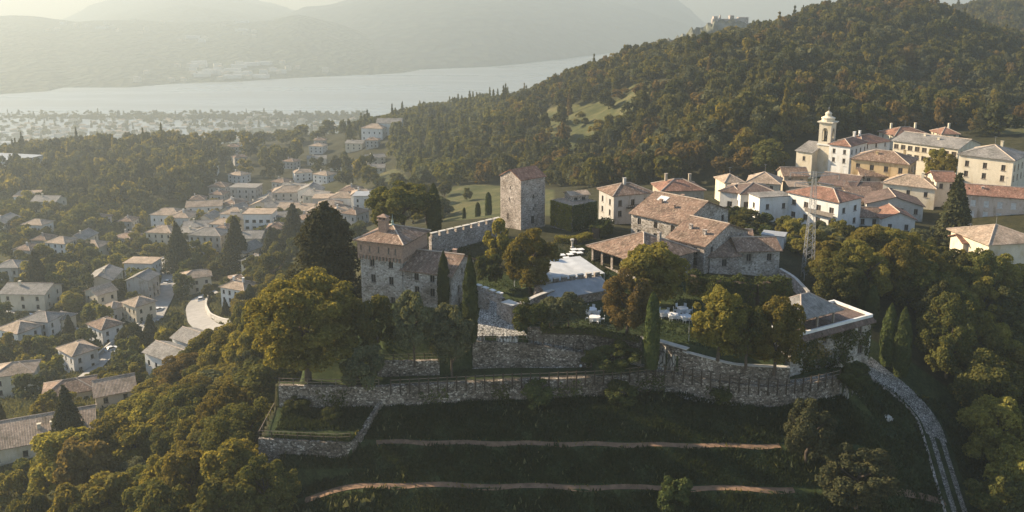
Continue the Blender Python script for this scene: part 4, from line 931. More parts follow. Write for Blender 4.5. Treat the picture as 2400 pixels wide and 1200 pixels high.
pl, rg, zr = roof_polys(fy, 8.2, 6.4, 3.9, .5, .6, 'hip', 'u'); rf = MB().slab(pl, .14).build('roof', M['tile_grey'], t, uv=True); m = MB(); [m.tube(a, b, .1) for a, b in rg]; m.build('ridge_tiles', M['ridge'], rf)
for u, v in ((.2,.2),(7.2,.2),(7.2,5.8),(.2,5.8),(3.7,.2),(3.7,5.8)): MB().box(fy.xy(u, v), fy.U, fy.V, .28, .28, 1.25, 3.8).build('post', M['frame'], t)
p = P(2024,815,-4.6); t = thing('meter_cabinet', p, 'white cabinet standing at the right hand corner of the terrace building', 'cabinet'); MB().box(p[:2], fp.U, fp.V, 1.5, 1.1, -5.3, -2.6).build('case', M['paint'], t); MB().box(p[:2], fp.U, fp.V, 1.6, 1.2, -2.597, -2.5).build('lid', M['paint'], t)
# ------------------------------------------------------------------ village on the plateau
def hv(label, A, B, base, depth, d, mw, mr, dB=None, name='village_house', **k):
    z0 = T(A[0], base, depth)[2]; ze = T(A[0], A[1], depth)[2]
    k.setdefault('below', 4); k.setdefault('over', .45); k.setdefault('style', 'shut')
    t, fr, W = house(name, label, A, B, z0, ze-z0, d, mw, mr, **k)
    if k.get('kind') in ('hip', 'gable') and len(label) % 3:
        x, y = fr.xy(W*.5, d*.5); zr = ze+k.get('pitch', .42)*min(d, W)/2; m = MB(); m.tube((x,y,zr-.3), (x,y,zr+2.4), .03, n=5)
        for i in range(4): m.tube((x-.1*i-.25, y, zr+2.3-.03*i), (x+.1*i+.25, y, zr+2.3-.03*i), .018, n=4)
        m.build('aerial', M['metal'], t)
    return t, fr, W, z0, ze
TD = 268
z0 = T(1921,398,TD)[2]; zs = lambda y: T(1921,y,TD)[2]; p = T(1928,398,TD); ph = R(-42); fb = Frame((p[0]-2.0,p[1]), ph)
bt = thing('bell_tower', (p[0],p[1],z0), 'tall cream bell tower with arched belfry openings and a small domed lantern', 'bell tower')
s = 3.8; ctr = lambda f, a, b: f.xy(a, b)
mb = MB(); c0 = fb.xy(s/2, s/2); mb.box(c0, fb.U, fb.V, s+.5, s+.5, z0-8, zs(352)); mb.box(c0, fb.U, fb.V, s+.15, s+.15, zs(352), zs(337)); mb.build('shaft', M['cream'], bt)
MB().box(c0, fb.U, fb.V, s+.6, s+.6, zs(337)+.003, zs(334)).build('string_course', M['white'], bt)
mb = MB(); zb, zt = zs(334)+.003, zs(285)
for a, dr in ((fb.xy(0,0),fb.U),(fb.xy(s,0),fb.V),(fb.xy(s,s),(-fb.U[0],-fb.U[1])),(fb.xy(0,s),(-fb.V[0],-fb.V[1]))):
    h = zt-zb; q = [(s/2, zb+h*.12, 1.75, h*.5)] + [(s/2, zb+h*(.62+.05*i)+.001*i, 1.75*(.92-.16*i*i*.55), h*.05-.002) for i in range(3)]; wall_face(mb, a, dr, s, zb, zt, q, .55)
mb.build('belfry', M['cream'], bt); MB().lathe((*c0, zb+1.6), [(.75,0),(.62,.35),(.42,.9),(.2,1.15),(.05,1.2)], 12).build('bell', M['wood'], bt)
MB().box(c0, fb.U, fb.V, s-1.2, s-1.2, zb, zb+.3).build('bell_frame', M['wood'], bt)
MB().box(c0, fb.U, fb.V, s+.5, s+.5, zt+.002, zt+.25).box(c0, fb.U, fb.V, s+1.1, s+1.1, zt+.252, zt+.55).build('cornice', M['cream'], bt)
MB().lathe((*c0, zt+.552), [(1.95,0),(1.95,.9),(2.15,1.0),(2.1,1.15),(1.8,1.25),(1.2,1.55),(.95,1.7),(.95,2.3),(1.1,2.4),(.8,2.75),(.3,3.05),(.08,3.3)], 12).build('lantern', M['cream'], bt)
MB().tube((*c0, zt+3.8), (*c0, zt+5.0), .06).tube((c0[0]-.35,c0[1],zt+4.6),(c0[0]+.35,c0[1],zt+4.6), .06).build('cross', M['metal'], bt)
TAKEN.append((*c0, 5))
hv('small cream house with a grey slab roof left of the bell tower', (1867,353),(1904,358), 394, 268, 8, 'cream','tile_grey', kind='shed', pitch=.25, n=(1,1,1,2), rows=(2.6,))
hv('white house with a hipped red roof just right of the bell tower', (1944,337),(1993,343), 384, 262, 12, 'white','tile_red', kind='hip', ridge='v', n=(2,4,2,3), rows=(.7,3.4), chim=[(.5,.8)])
hv('red roofed white house with twin pale chimneys, second right of the bell tower', (2022,338),(2086,330), 376, 270, 9, 'white','tile_red', kind='hip', n=(3,2,3,2), rows=(.7,3.4), chim=[(.2,.6),(.3,.5)])
hv('long cream school-like building with a wide pale grey roof', (2094,329),(2246,349), 374, 256, 14, 'cream','tile_grey', kind='gable', pitch=.27, n=(9,3,8,3), rows=(.8,3.3), ww=1.4, chim=[(.35,.4),(.6,.3)], chz=.7)
hv('ochre house with a broad hipped rust roof', (1996,371),(2129,385), 405, 236, 10, 'ochre','tile', kind='hip', n=(4,3,4,3), rows=(1.2,), ww=1.1, wh=1.5, chim=[(.4,.3),(.85,.5)], chz=.8)
hv('large cream villa with brown hipped roof and three window bays at the right edge', (2248,361),(2376,376), 421, 223, 13, 'cream','tile_grey', kind='hip', ridge='v', pitch=.36, n=(3,4,3,4), rows=(.9,3.6), ww=1.0, wh=1.5, chim=[(.6,.6)])
hv('low house with a long dark brown gable roof below the bell tower', (1920,428),(2003,439), 464, 233, 10, 'cream','tile_dark', kind='gable', n=(2,2,2,2), rows=(1,))
hv('narrow cream house with a dark slate-brown roof between red roofs', (2000,446),(2076,449), 474, 226, 7, 'cream','tile_dark', kind='gable', n=(2,1,2,1), rows=(.6,), th=-4)
hv('pale house with a pinkish hipped roof below the ochre house', (2070,428),(2192,442), 462, 225, 9, 'cream','tile_pale', kind='hip', n=(3,2,3,2), rows=(1.2,), chim=[(.7,.4)])
hv('grey rendered barn-like house with its gable end towards the valley', (2032,477),(2161,481), 502, 212, 10, 'grey','tile_dark', kind='gable', ridge='v', pitch=.30, n=(4,2,3,2), rows=(.5,), th=-14)
hv('low white house with a rust tile roof and a pale chimney behind the wood edge', (1955,506),(2064,509), 530, 203, 7, 'white','tile', kind='gable', pitch=.4, n=(4,1,3,1), rows=(.5,), th=-6, chim=[(.35,.25)], chz=.6)
hv('small white house with its red roofed gable facing the camera', (2068,512),(2146,515), 545, 199, 8, 'white','tile_red', kind='gable', ridge='v', pitch=.42, n=(2,1,2,1), rows=(.6,), th=-8)
hv('long pinkish house with pale shutters and a red roof at the right edge', (2267,455),(2460,470), 512, 208, 9, 'pink','tile_red', kind='gable', pitch=.36, n=(6,2,6,2), rows=(.3,3.0), style='pale', ww=1.1, wh=1.5, chim=[(.2,.3)], chz=.6)
hv('house with a wide pale tan roof above the wood at the right edge', (2319,571),(2440,565), 592, 166, 11, 'cream','tile_pale', kind='hip', pitch=.36, n=(3,2,3,2), rows=(.6,), th=10, over=.7)
hv('white two storey house with a dark hipped roof, leftmost of the village', (1688,447),(1735,453), 489, 216, 9, 'white','tile_dark', kind='hip', ridge='v', pitch=.36, n=(1,2,2,3), rows=(.7,3.1), ww=1.3)
hv('white house with a broad purplish brown hipped roof beside the flat annex', (1736,454),(1822,453), 494, 211, 9, 'white','tile_dark', kind='hip', pitch=.36, n=(3,2,3,2), rows=(.7,3.0), ww=1.3, th=3)
hv('house with a pale sunlit pyramid roof behind the white houses', (1752,426),(1822,426), 448, 238, 8.5, 'cream','tile_pale', kind='hip', pitch=.5, n=(2,2,2,2), rows=(.5,), th=-20, w_=8.6)
hv('flat roofed white annex in front of the purplish roof', (1781,464),(1857,459), 502, 204, 5, 'white','tile_grey', kind='flat', over=.25, n=(2,1,0,1), rows=(.8,), caps=False)
t, fr, W, z0, ze = hv('white house with an orange hipped roof and dark balcony behind the pylon', (1848,449),(1966,474), 512, 206, 9, 'white','tile_red', kind='hip', pitch=.36, n=(4,2,4,2), rows=(.4,3.4), ww=1.2)
m = MB(); c = fr.xy(W*.68, -.55); m.box(c, fr.U, fr.V, W*.55, 1.0, z0+2.7, z0+2.85); m.box(fr.xy(W*.68,-1.0), fr.U, fr.V, W*.55, .08, z0+2.853, z0+3.7); m.build('balcony', M['frame'], t)
hv('small block house with a tan roof behind the orange hipped roof', (1851,437),(1893,437), 452, 236, 6, 'tan','tile_pale', kind='gable', n=(1,1,1,1), rows=(.5,), pitch=.3)
hv('distant house with a bright red hipped roof at the back of the village', (2098,318),(2180,316), 338, 300, 10, 'cream','tile_red', kind='hip', n=(3,2,3,2), rows=(1,), chim=[(.1,.5),(.8,.5)])
hv('distant house with a pinkish red roof below the cedars', (2208,314),(2248,314), 330, 300, 8, 'cream','tile_red', kind='hip', n=(2,2,2,2), rows=(.6,), chim=[(.7,.5)])
hv('small outbuilding with a red roof showing between the wood and the pale tan roof', (2258,569),(2314,569), 590, 172, 5, 'cream','tile_red', kind='gable', n=(1,0,1,0), rows=(.5,), pitch=.4)
hv('narrow tan house wedged behind the orange hipped roof and the dark roof', (1972,462),(2012,458), 490, 221, 7, 'tan','tile', kind='gable', n=(1,1,1,1), rows=(.8,), th=12)
hv('cream house with a faded rust roof between the pinkish roof and the grey gable', (2008,474),(2062,470), 500, 216, 7, 'cream','tile', kind='shed', pitch=.3, n=(2,1,1,1), rows=(.7,), th=6)
hv('low brown roofed house in front of the ochre house', (2020,412),(2090,416), 436, 232, 7, 'tan','tile', kind='gable', n=(2,1,2,1), rows=(.8,), th=-6)
hv('house with a red gabled roof just below the cream villa terrace', (2195,424),(2245,430), 450, 219, 8, 'cream','tile_red', kind='gable', n=(2,2,2,2), rows=(.8,), th=-8)
hv('small house with a tan roof behind the leftmost white house', (1700,428),(1745,428), 446, 228, 7, 'cream','tile_pale', kind='hip', n=(2,1,2,1), rows=(.8,), th=8)
hv('brown roofed house tucked between the bell tower and the pyramid roof', (1838,412),(1895,414), 436, 246, 8, 'tan','tile', kind='gable', n=(2,1,2,1), rows=(.8,), th=-4)
hv('flat pale greenhouse shed in the gardens below the white houses', (1785,550),(1838,556), 564, 178, 3.5, 'white','lead', kind='flat', over=.15, n=(0,0,0,0), caps=False, name='garden_shed', cat='shed')
# street of the valley town
def HA(label, px, py, W, D, *a, **k):
    q = .88 if px > 120 or py < 700 else .95
    a = list(a)
    if 'grey roof' in label or 'grey hipped' in label: a[3] = 'tile_grey'
    return house_at(label, px, py, W*q, D*q, *a, **k)
HA('white two storey house with a tan hipped roof above the straight street', 158,872, 10.5,8,-38, 6.2,'white','tile_pale', kind='hip', n=(3,2,3,2), rows=(.8,3.5))
HA('white house with a brown hipped roof, second along the straight street', 226,808, 9.5,7.5,-36, 6,'white','tile', kind='hip', n=(3,2,3,2), rows=(.8,3.4))
HA('cream house with a pale hipped roof, third along the straight street', 306,756, 9,8,-36, 6.4,'cream','tile_pale', kind='hip', n=(3,2,3,2), rows=(.8,3.6))
HA('small white cube house left of the cream house', 250,753, 7,6.5,-30, 4.6,'white','tile_pale', kind='hip', n=(2,2,2,2), rows=(.9,))
HA('pale gabled house among trees above the small cube house', 217,726, 9,8,-34, 6,'cream','tile_pale', kind='gable', ridge='v', n=(2,2,2,2), rows=(.8,3.3))
HA('tall grey gabled house with its wide end wall to the camera beside the bright road', 325,708, 9,9,-6, 8.0,'grey','tile_grey', kind='gable', ridge='v', n=(0,3,2,2), rows=(1,4))
HA('flat roofed white building at the head of the bright road', 326,658, 12.5,9,-4, 7,'white','tile_pale', kind='flat', n=(3,3,3,2), rows=(1,4), caps=False)
HA('cream house with pale hipped roof right of the bright road', 463,688, 11.5,8.5,22, 6.2,'cream','tile_pale', kind='hip', n=(3,3,3,2), rows=(.8,3.5))
HA('tall white villa with twin chimneys inside the road bend', 548,735, 11,9,-24, 8.5,'white','tile_pale', kind='hip', n=(4,3,3,2), rows=(.9,3.7,6.2), chim=[(.3,.4),(.7,.4)])
HA('grey roofed house behind the villa in the road bend', 590,650, 10,9,-20, 6,'cream','tile_grey', kind='hip', n=(3,2,2,2), rows=(.8,3.2))
HA('house with a brown pyramid roof below the dark conifer', 560,690, 9,8,10, 4.5,'white','tile', kind='hip', n=(2,2,2,2), rows=(.8,))
HA('long low house with two grey roof wings on the near slope', 376,875, 13,8,-33, 4.2,'white','tile_pale', kind='gable', n=(4,2,3,2), rows=(1,), z=-38)
HA('long grey roofed wing with a white terrace end on the near slope', 432,836, 10,8,-33, 4.2,'white','tile_pale', kind='gable', n=(3,2,3,2), rows=(1,), z=-38)
HA('white flat terrace block at the end of the grey roofed wing', 488,830, 7,6,-33, 3.0,'white','lead', kind='flat', n=(0,0,0,0), caps=False, z=-37)
HA('cream house with a tan hipped roof at the left edge above the broad roof', 35,930, 9.5,8,18, 6,'cream','tile_pale', kind='hip', n=(3,2,2,2), rows=(.8,3.3))
HA('big low house with a broad tan roof and two chimneys in the bottom left', 95,1075, 20,13,24, 3.6,'cream','tile_pale', kind='gable', n=(4,2,3,2), rows=(.9,), z=-37, chim=[(.5,.25),(.62,.25)], chz=.9)
HA('house with a pinkish tiled roof behind the dark conifer in the bottom left', 165,955, 12,9,24, 3.6,'cream','tile', kind='hip', n=(3,2,2,2), rows=(.8,), z=-43)
HA('gabled house with a tan roof beside the bottom left wood', 275,970, 9,10,28, 5,'cream','tile_pale', kind='gable', ridge='u', n=(2,2,2,2), rows=(.8,3), z=-40)
HA('white house with a tan hipped roof at the left edge of the town', 22,815, 10,8,-25, 5.5,'white','tile_pale', kind='hip', n=(2,2,2,2), rows=(.8,3))
HA('white house with a grey hipped roof near the left edge', 85,790, 10,8,-12, 5.5,'white','tile_grey', kind='hip', n=(3,2,2,2), rows=(.8,3))
HA('small tan roofed house right of the grey hipped roof', 132,775, 7,6,-20, 4.2,'cream','tile_pale', kind='hip', n=(2,1,2,1), rows=(.8,))
HA('grey roofed house at the far left edge among trees', 18,662, 10,9,0, 6,'grey','tile_pale', kind='hip', n=(3,2,2,2), rows=(.8,3.2))
HA('white house among dark trees at upper left', 78,560, 12,9,-10, 7,'white','tile_pale', kind='hip', n=(3,2,3,2), rows=(1,4))
HA('white three storey house with a tan roof left of the tall trees', 133,612, 11,9,-14, 8,'white','tile_pale', kind='hip', n=(3,2,3,2), rows=(1,3.6,6))
HA('house with a low tan hipped roof in the middle of the gardens', 202,602, 14,10,-8, 4.5,'cream','tile_pale', kind='hip', n=(4,2,3,2), rows=(1,))
HA('cream three storey house beside the parked cars', 375,590, 14,11,-8, 9,'cream','tile_pale', kind='hip', n=(4,3,3,2), rows=(1,4,6.6))
HA('white house with a broad tan roof above the cream three storey house', 388,537, 17,12,-6, 7.5,'white','tile_pale', kind='hip', n=(4,2,3,2), rows=(1,4))
HA('grey apartment house right of the conifer', 482,600, 16,11,-8, 9,'grey','tile_grey', kind='hip', n=(5,3,3,2), rows=(1,4,6.6))
HA('white house with a long sunlit roof on the upper slope', 480,512, 20,11,12, 6.5,'white','tile_pale', kind='gable', n=(4,2,3,2), rows=(1,4))
HA('small white house with a tan roof left of the bluish block', 543,535, 13,11,-12, 7,'white','tile_pale', kind='hip', n=(3,2,3,2), rows=(1,4))
HA('bluish white flat roofed block in the upper town', 606,558, 14,11,0, 11,'white','tile_pale', kind='flat', n=(4,3,3,2), rows=(1,4,7), ww=1.6, caps=False)
HA('long pale apartment block at the top left of the town', 571,480, 17,12,-4, 10,'grey','tile_grey', kind='flat', n=(4,3,3,2), rows=(1,4,7), caps=False)
HA('pale house with a wide pyramid roof at the top of the town', 683,488, 22,13,8, 9,'grey','tile_pale', kind='hip', n=(5,3,3,2), rows=(1,4,6.5))
HA('cream house with a chimney below the wide pyramid roof', 690,520, 20,12,-10, 6,'cream','tile_pale', kind='gable', n=(4,2,3,2), rows=(1,), chim=[(.6,.4)])
HA('white gabled house right of the top houses', 726,482, 14,11,0, 8,'white','tile_grey', kind='gable', ridge='v', n=(3,2,3,2), rows=(1,4))
HA('tan house with pointed gable below the top apartment block', 612,512, 14,11,-8, 6.5,'cream','tile_pale', kind='gable', ridge='v', n=(3,2,3,2), rows=(1,4))
HA('grey flat house at the right of the top row', 765,490, 15,11,4, 5.5,'grey','tile_pale', kind='flat', n=(4,2,3,2), rows=(1,), caps=False)
HA('small white house at the foot of the meadow slope', 802,492, 13,10,-8, 6,'white','tile_pale', kind='hip', n=(3,2,3,2), rows=(1,))
HA('pale blue-white house half hidden behind the round evergreen', 857,492, 12,10,0, 6.5,'white','lead', kind='flat', n=(3,2,3,2), rows=(1,3.6), caps=False)
HA('white house left of the tall cedar', 742,530, 13,10,-8, 6,'white','tile_pale', kind='hip', n=(3,2,3,2), rows=(1,))
HA('white house just above the tall cedar', 775,512, 12,10,10, 6,'white','tile_pale', kind='hip', n=(3,2,3,2), rows=(1,))
HA('tan roofed white house between the two conifers', 515,555, 12,9,-14, 6,'white','tile_pale', kind='hip', n=(3,2,3,2), rows=(1,4))
HA('white house with grey roof half hidden behind cedar boughs', 655,545, 12,9,10, 7,'white','tile_grey', kind='gable', n=(3,2,3,2), rows=(1,4))
HA('low pale house with a flat shed roof by the wood at far left', 60,480, 14,10,6, 5,'white','tile_pale', kind='shed', pitch=.15, n=(3,2,2,2), rows=(1,), caps=False)
HA('white pavilion-like house high in the left wood', 482,408, 16,10,10, 6,'white','tile_pale', kind='hip', n=(4,2,2,2), rows=(1,))
HA('pale blue warehouse roof at the left edge behind the wood', -5,405, 40,24,-14, 9,'white','lead', kind='flat', n=(0,0,0,0), caps=False)
HA('white house among the conifers of the far spur', 912,318, 20,14,0, 9,'white','tile_grey', kind='gable', n=(4,2,2,2), rows=(1,5))
HA('pale house with a sunlit roof left of the far spur conifers', 872,330, 18,13,-12, 9,'white','tile_pale', kind='hip', n=(4,2,2,2), rows=(1,5))
# more houses half hidden among the trees of the town, one pattern copied with turned and scaled copies
g_ = random.Random(12); pat = []
for W_, D_, h_, mw, mr, kd in ((11,9,6.5,'white','tile_pale','hip'),(13,9,6,'cream','tile_grey','gable'),(9,8,6.5,'grey','tile','hip')):
    f = Frame((0,0), 0); t = thing('town_house', (W_/2,D_/2,0), 'x', 'house'); n0 = len(TAKEN); volume(t, f, W_, D_, 0, h_, M[mw], M[mr], kd, n=(3,2,3,2), rows=(.9,3.7), style='far', chim=[(.3,.4)]); del TAKEN[n0:]; pat.append(t)
used = set(); k = 0; tries = 0; POL = [(0,480),(330,500),(430,480),(520,450),(850,470),(850,540),(700,590),(600,640),(560,660),(420,800),(200,900),(0,880)]
while k < 46 and tries < 6000:
    tries += 1; px, py = g_.uniform(0, 850), g_.uniform(440, 720)
    if k >= 20: px, py = g_.uniform(400, 870), g_.uniform(446, 590); POL = [(520,455),(640,440),(850,470),(870,510),(800,560),(700,590),(600,600),(420,590),(420,520)]
    if not inpoly(px, py, POL): continue
    q, dep = hit(px, py)
    if dep > 620 or not free(q[0], q[1], 6.5 if k < 20 else 4.0): continue
    i = g_.randrange(3); a = g_.choice([0,math.pi/2])+g_.uniform(-.5,.2); lb = ['white walled house with a pale hipped roof among the garden trees of the valley town','cream walled house with a grey gabled roof among the garden trees of the valley town','grey walled house with a brown hipped roof among the garden trees of the valley town'][i]
    if i not in used: t = pat[i]; used.add(i); t.location = q; t.rotation_euler = (0,0,a); t['label'] = lb; t['group'] = 'smaller houses of the valley town'
    else: t = dup(pat[i], q, a, None, lb, 'smaller houses of the valley town')
    s_ = g_.uniform(.85,1.2); t.scale = (s_,s_,g_.uniform(.9,1.15)); TAKEN.append((q[0],q[1],6.5)); k += 1 if px > 420 or py > 560 else 2
for k in range(16):
    for _ in range(60):
        px, py = g_.uniform(540, 880), g_.uniform(342, 436); q, dep = hit(px, py)
        if free(q[0], q[1], 7): break
    t = dup(pat[k % 3], q, g_.uniform(-.6,.6), None, ['white walled house with a pale hipped roof in the hazy wood above the valley town','cream walled house with a grey gabled roof in the hazy wood above the valley town','grey walled house with a brown hipped roof in the hazy wood above the valley town'][k % 3], 'houses in the hazy wood'); t.scale = (.95,.95,.8); TAKEN.append((q[0],q[1],11)); TAKEN.append((q[0]*.975,q[1]*.975,9))
# lakeside town far below: small whole buildings
protos = []
for k, (W_, D_, h_, mr, kind) in enumerate([(16,12,9,'tile_pale','hip'),(22,12,12,'tile_grey','flat'),(14,11,7,'tile_pale','gable'),(46,24,9,'lead','flat'),(18,12,14,'tile_grey','hip')]):
    f = Frame((-W_/2, -D_/2), 0); mb = MB()
    for a, dr, L in ((f.xy(0,0),f.U,W_),(f.xy(W_,0),f.V,D_),(f.xy(W_,D_),(-1,0),W_),(f.xy(0,D_),(0,-1),D_)): wall_face(mb, a, dr, L, -3, h_, [(L*(i+.5)/4, z, 1.3, 1.5) for i in range(4) for z in np.arange(1.2, h_-2, 3)], .3)
    n0 = len(mb.f); pl, _, _ = roof_polys(f, W_, D_, h_, .5, .4, kind, 'u'); mb.slab([[(p[0],p[1],p[2]+.3) for p in q] for q in pl], .28, 1); o = mb.build('town_building', [M['white' if k % 2 else 'cream'], M[mr]], None, uv=True); COL.objects.unlink(o); protos.append(o)
g_ = random.Random(4); k = 0
while k < 190:
    px = g_.uniform(0, 1000); py = g_.uniform(278, 345)
    if px > 840 and py > 300: continue
    q, dep = hit(px, py, 500, 2200)
    if not (-205 < q[2] < -110) or not free(q[0], q[1], 9): continue
    if py < 300 and g_.random() < .35: continue
    c = g_.choices(protos, [5,3,5,2,2])[0].copy(); COL.objects.link(c); c.location = q; c.rotation_euler = (0,0,g_.uniform(-.5,.5)); sc_ = g_.uniform(.5,.9); c.scale = (sc_,sc_,sc_*.9); TAKEN.append((q[0],q[1],12)); k += 1
    tag(c, 'small pale building of the hazy lakeside town on the plain', 'building', 'buildings of the lakeside town')
for k in range(70):                                         # villages on the far shore
    if k < 46: px, t_ = g_.gauss(520, 90), g_.uniform(.03, .22)
    else: px, t_ = g_.uniform(30, 640), g_.uniform(.5, .97)
    i = int(np.clip((px+500)/(1080+500)*219, 0, 219)); j = int(t_*69); v = NEARHILL[i, j]
    c = g_.choice(protos).copy(); COL.objects.link(c); c.location = (v[0], v[1], v[2]+3); c.rotation_euler = (0,0,g_.uniform(-.5,.5)); c.scale = (1.1,1.1,.9)
    tag(c, 'tiny pale building of the villages on the far shore of the lake', 'building', 'buildings on the far shore')
# parked cars
def car_proto():
    r = thing('parked_car', (0,0,0), 'x', 'car'); m = MB()
    prof = [(-2.1,.35),(-2.15,.75),(-1.9,.92),(-.95,.98),(.75,.98),(1.75,.88),(2.1,.7),(2.1,.35)]
    for s in (-1, 1): m.face([(x, s*.86, z) for x, z in (prof if s > 0 else prof[::-1])])
    for (x0,z0),(x1,z1) in zip(prof, prof[1:]+prof[:1]): m.face([(x0,-.86,z0),(x1,-.86,z1),(x1,.86,z1),(x0,.86,z0)])
    m.build('body', M['paint'], r); m = MB(); cab = [(-1.6,.95,.8),(-1.05,1.45,.66),(.15,1.47,.66),(.95,.95,.8)]
    for (x0,z0,w0),(x1,z1,w1) in zip(cab, cab[1:]): m.face([(x0,-w0,z0),(x1,-w1,z1),(x1,w1,z1),(x0,w0,z0)])
    for s in (-1, 1): m.face([(x, s*w_, z) for x, z, w_ in cab])
    m.build('cabin_glass', M['glass'], r); MB().box((-.45,0),(1,0),(0,1),1.25,1.28,1.455,1.5).build('roof_panel', M['paint'], r)
    for x in (-1.3, 1.3):
        for s in (-1, 1): MB().tube((x,s*.7,.32),(x,s*.9,.32),.32,n=12).build('wheel', M['wood'], r)
    return r
cp = car_proto(); spots = [(318,582,.3,'white car parked on the sunlit yard beside the cream three storey house'),(330,588,.5,'white car parked nearest the cream three storey house, second in the yard'),(306,590,.2,'white car at the left end of the sunlit yard'),(1862,424,.9,'pale car parked below the bell tower'),(1850,428,.9,'pale car parked left of the bell tower foot, near the small block house'),(394,664,1.4,'white car on the bright road beside the flat roofed building'),(372,730,1.2,'white car halfway down the bright road'),(262,822,.9,'white car parked on the straight street by the second house'),(470,705,1.9,'white car coming round the road bend'),(540,777,.1,'white car on the road below the tall white villa'),(60,742,.1,'white car on the short lane near the left edge')]
for i, (px, py, a, lb) in enumerate(spots):
    q, _ = hit(px, py); 
    if i == 0: cp.location = q; cp.rotation_euler = (0,0,a); cp['label'] = lb; cp['group'] = 'parked cars'
    else: dup(cp, q, a, None, lb, 'parked cars')
# steel lattice mast
pb = P(1893,642,-.5); dep = proj(*pb)[2]; hh = (642-398)/F*dep*1.0
t = thing('lattice_pylon', pb, 'grey steel lattice power pylon standing in front of the village', 'pylon'); lv = np.linspace(0, hh, 15); wd = lambda z: .95*(1-.72*z/hh); cs = [(-1,-1),(1,-1),(1,1),(-1,1)]
for c in cs:
    MB().tube((pb[0]+c[0]*wd(0),pb[1]+c[1]*wd(0),pb[2]-1),(pb[0]+c[0]*wd(hh),pb[1]+c[1]*wd(hh),pb[2]+hh),.06,.045,5).build('leg', M['metal'], t)
m = MB()
for i in range(14):
    for k in range(4):
        a, b = cs[k], cs[(k+1)%4]; A = lambda c, z: (pb[0]+c[0]*wd(z), pb[1]+c[1]*wd(z), pb[2]+z)
        m.tube(A(a,lv[i]),A(b,lv[i+1]),.024,n=4); m.tube(A(b,lv[i]),A(a,lv[i+1]),.024,n=4); m.tube(A(a,lv[i+1]),A(b,lv[i+1]),.024,n=4)
m.build('bracing', M['metal'], t)
for z, l in ((hh-.3,4.2),(hh-2.2,3.2)):
    m = MB()
    for s in (-1, 1):
        e = (pb[0]+s*l, pb[1]-s*.8, pb[2]+z)
        for dz in (-.45,.25):
            for dy in (-.3,.3): m.tube((pb[0]+s*.3,pb[1]+dy,pb[2]+z+dz), e, .045, n=4)
        for f in (.3,.6):  m.tube((pb[0]+s*l*f,pb[1],pb[2]+z-.4*(1-f)),(pb[0]+s*l*f,pb[1],pb[2]+z+.25*(1-f)+.02),.03,n=4)
        m.tube(e,(e[0],e[1],e[2]-.9),.07,n=5)
    m.build('crossarm', M['metal'], t)
# lawn tables, chairs, low tables and lamps
def chair_proto():
    r = thing('garden_chair', (0,0,0), 'x', 'chair'); MB().box((0,0),(1,0),(0,1),.46,.46,.42,.48).build('seat', M['paint'], r); MB().box((0,.23),(1,0),(0,1),.46,.05,.485,1.0).build('backrest', M['paint'], r)
    for a in (-.2,.2):
        for b in (-.2,.2): MB().tube((a,b,0),(a,b,.42),.025,n=5).build('leg', M['paint'], r)
    return r
def table_proto():
    r = thing('round_table', (0,0,0), 'x', 'table'); MB().lathe((0,0,0),[(.05,.02),(.3,.02),(.3,.06),(.05,.08),(.05,.7)],8).build('pedestal', M['metal'], r)
    m = MB(); k = 20; rim = [(.88*math.cos(2*math.pi*i/k), .88*math.sin(2*math.pi*i/k), .76) for i in range(k)]; low = [((.9+.07*(-1)**i)*math.cos(2*math.pi*i/k), (.9+.07*(-1)**i)*math.sin(2*math.pi*i/k), .22) for i in range(k)]
    m.face(rim); [m.face([low[i],low[(i+1)%k],rim[(i+1)%k],rim[i]]) for i in range(k)]; m.build('tablecloth', M['cloth'], r); return r
tp, cp = table_proto(), chair_proto(); first = [True, True]; g_ = random.Random(8)
tabs = [(1386,730,'round white clothed table, rear one of the pair by the olive trees'),(1394,748,'round white clothed table, front one of the pair by the olive trees'),(1556,737,'round white clothed table just right of the tall cypress on the lawn'),(1578,742,'round white clothed table, second right of the tall cypress on the lawn'),(1600,728,'round white clothed table at the back right of the lawn group'),(1607,746,'round white clothed table at the front right of the lawn group')]
for px, py, lb in tabs:
    q, _ = hit(px, py+4)
    if first[0]: tp.location = q; tp['label'] = lb; tp['group'] = 'round tables on the lawn'; first[0] = False
    else: dup(tp, q, g_.random(), None, lb, 'round tables on the lawn')
    for i in range(6):
        a = i*math.pi/3+g_.uniform(-.2,.2); x, y = q[0]+1.3*math.cos(a), q[1]+1.3*math.sin(a); l = (x, y, h1(x, y)); rz = a-math.pi/2
        if first[1]: cp.location = l; cp.rotation_euler = (0,0,rz); cp['label'] = 'white garden chair drawn up to a round clothed table on the lawn'; cp['group'] = 'white garden chairs'; first[1] = False
        else: dup(cp, l, rz, None, 'white garden chair drawn up to a round clothed table on the lawn', 'white garden chairs')
for i, (px, py) in enumerate([(1317,598),(1328,604),(1336,597),(1343,593),(1345,587),(1358,594),(1361,587)]):
    q = P(px, py+4, 1.9); q[2] = h1(q[0], q[1]); 
    r = thing('low_table', q, 'white square low table in the shaded lawn cluster behind the canopy', 'low table', 'white low tables behind the canopy'); MB().box(q[:2],(.9,.3),(-.3,.9),1.25,1.25,q[2]+.36,q[2]+.44).build('top', M['paint'], r)
    for a in (-.4,.4):
        for b in (-.4,.4): MB().tube((q[0]+a,q[1]+b,q[2]),(q[0]+a,q[1]+b,q[2]+.36),.035,n=5).build('leg', M['paint'], r)
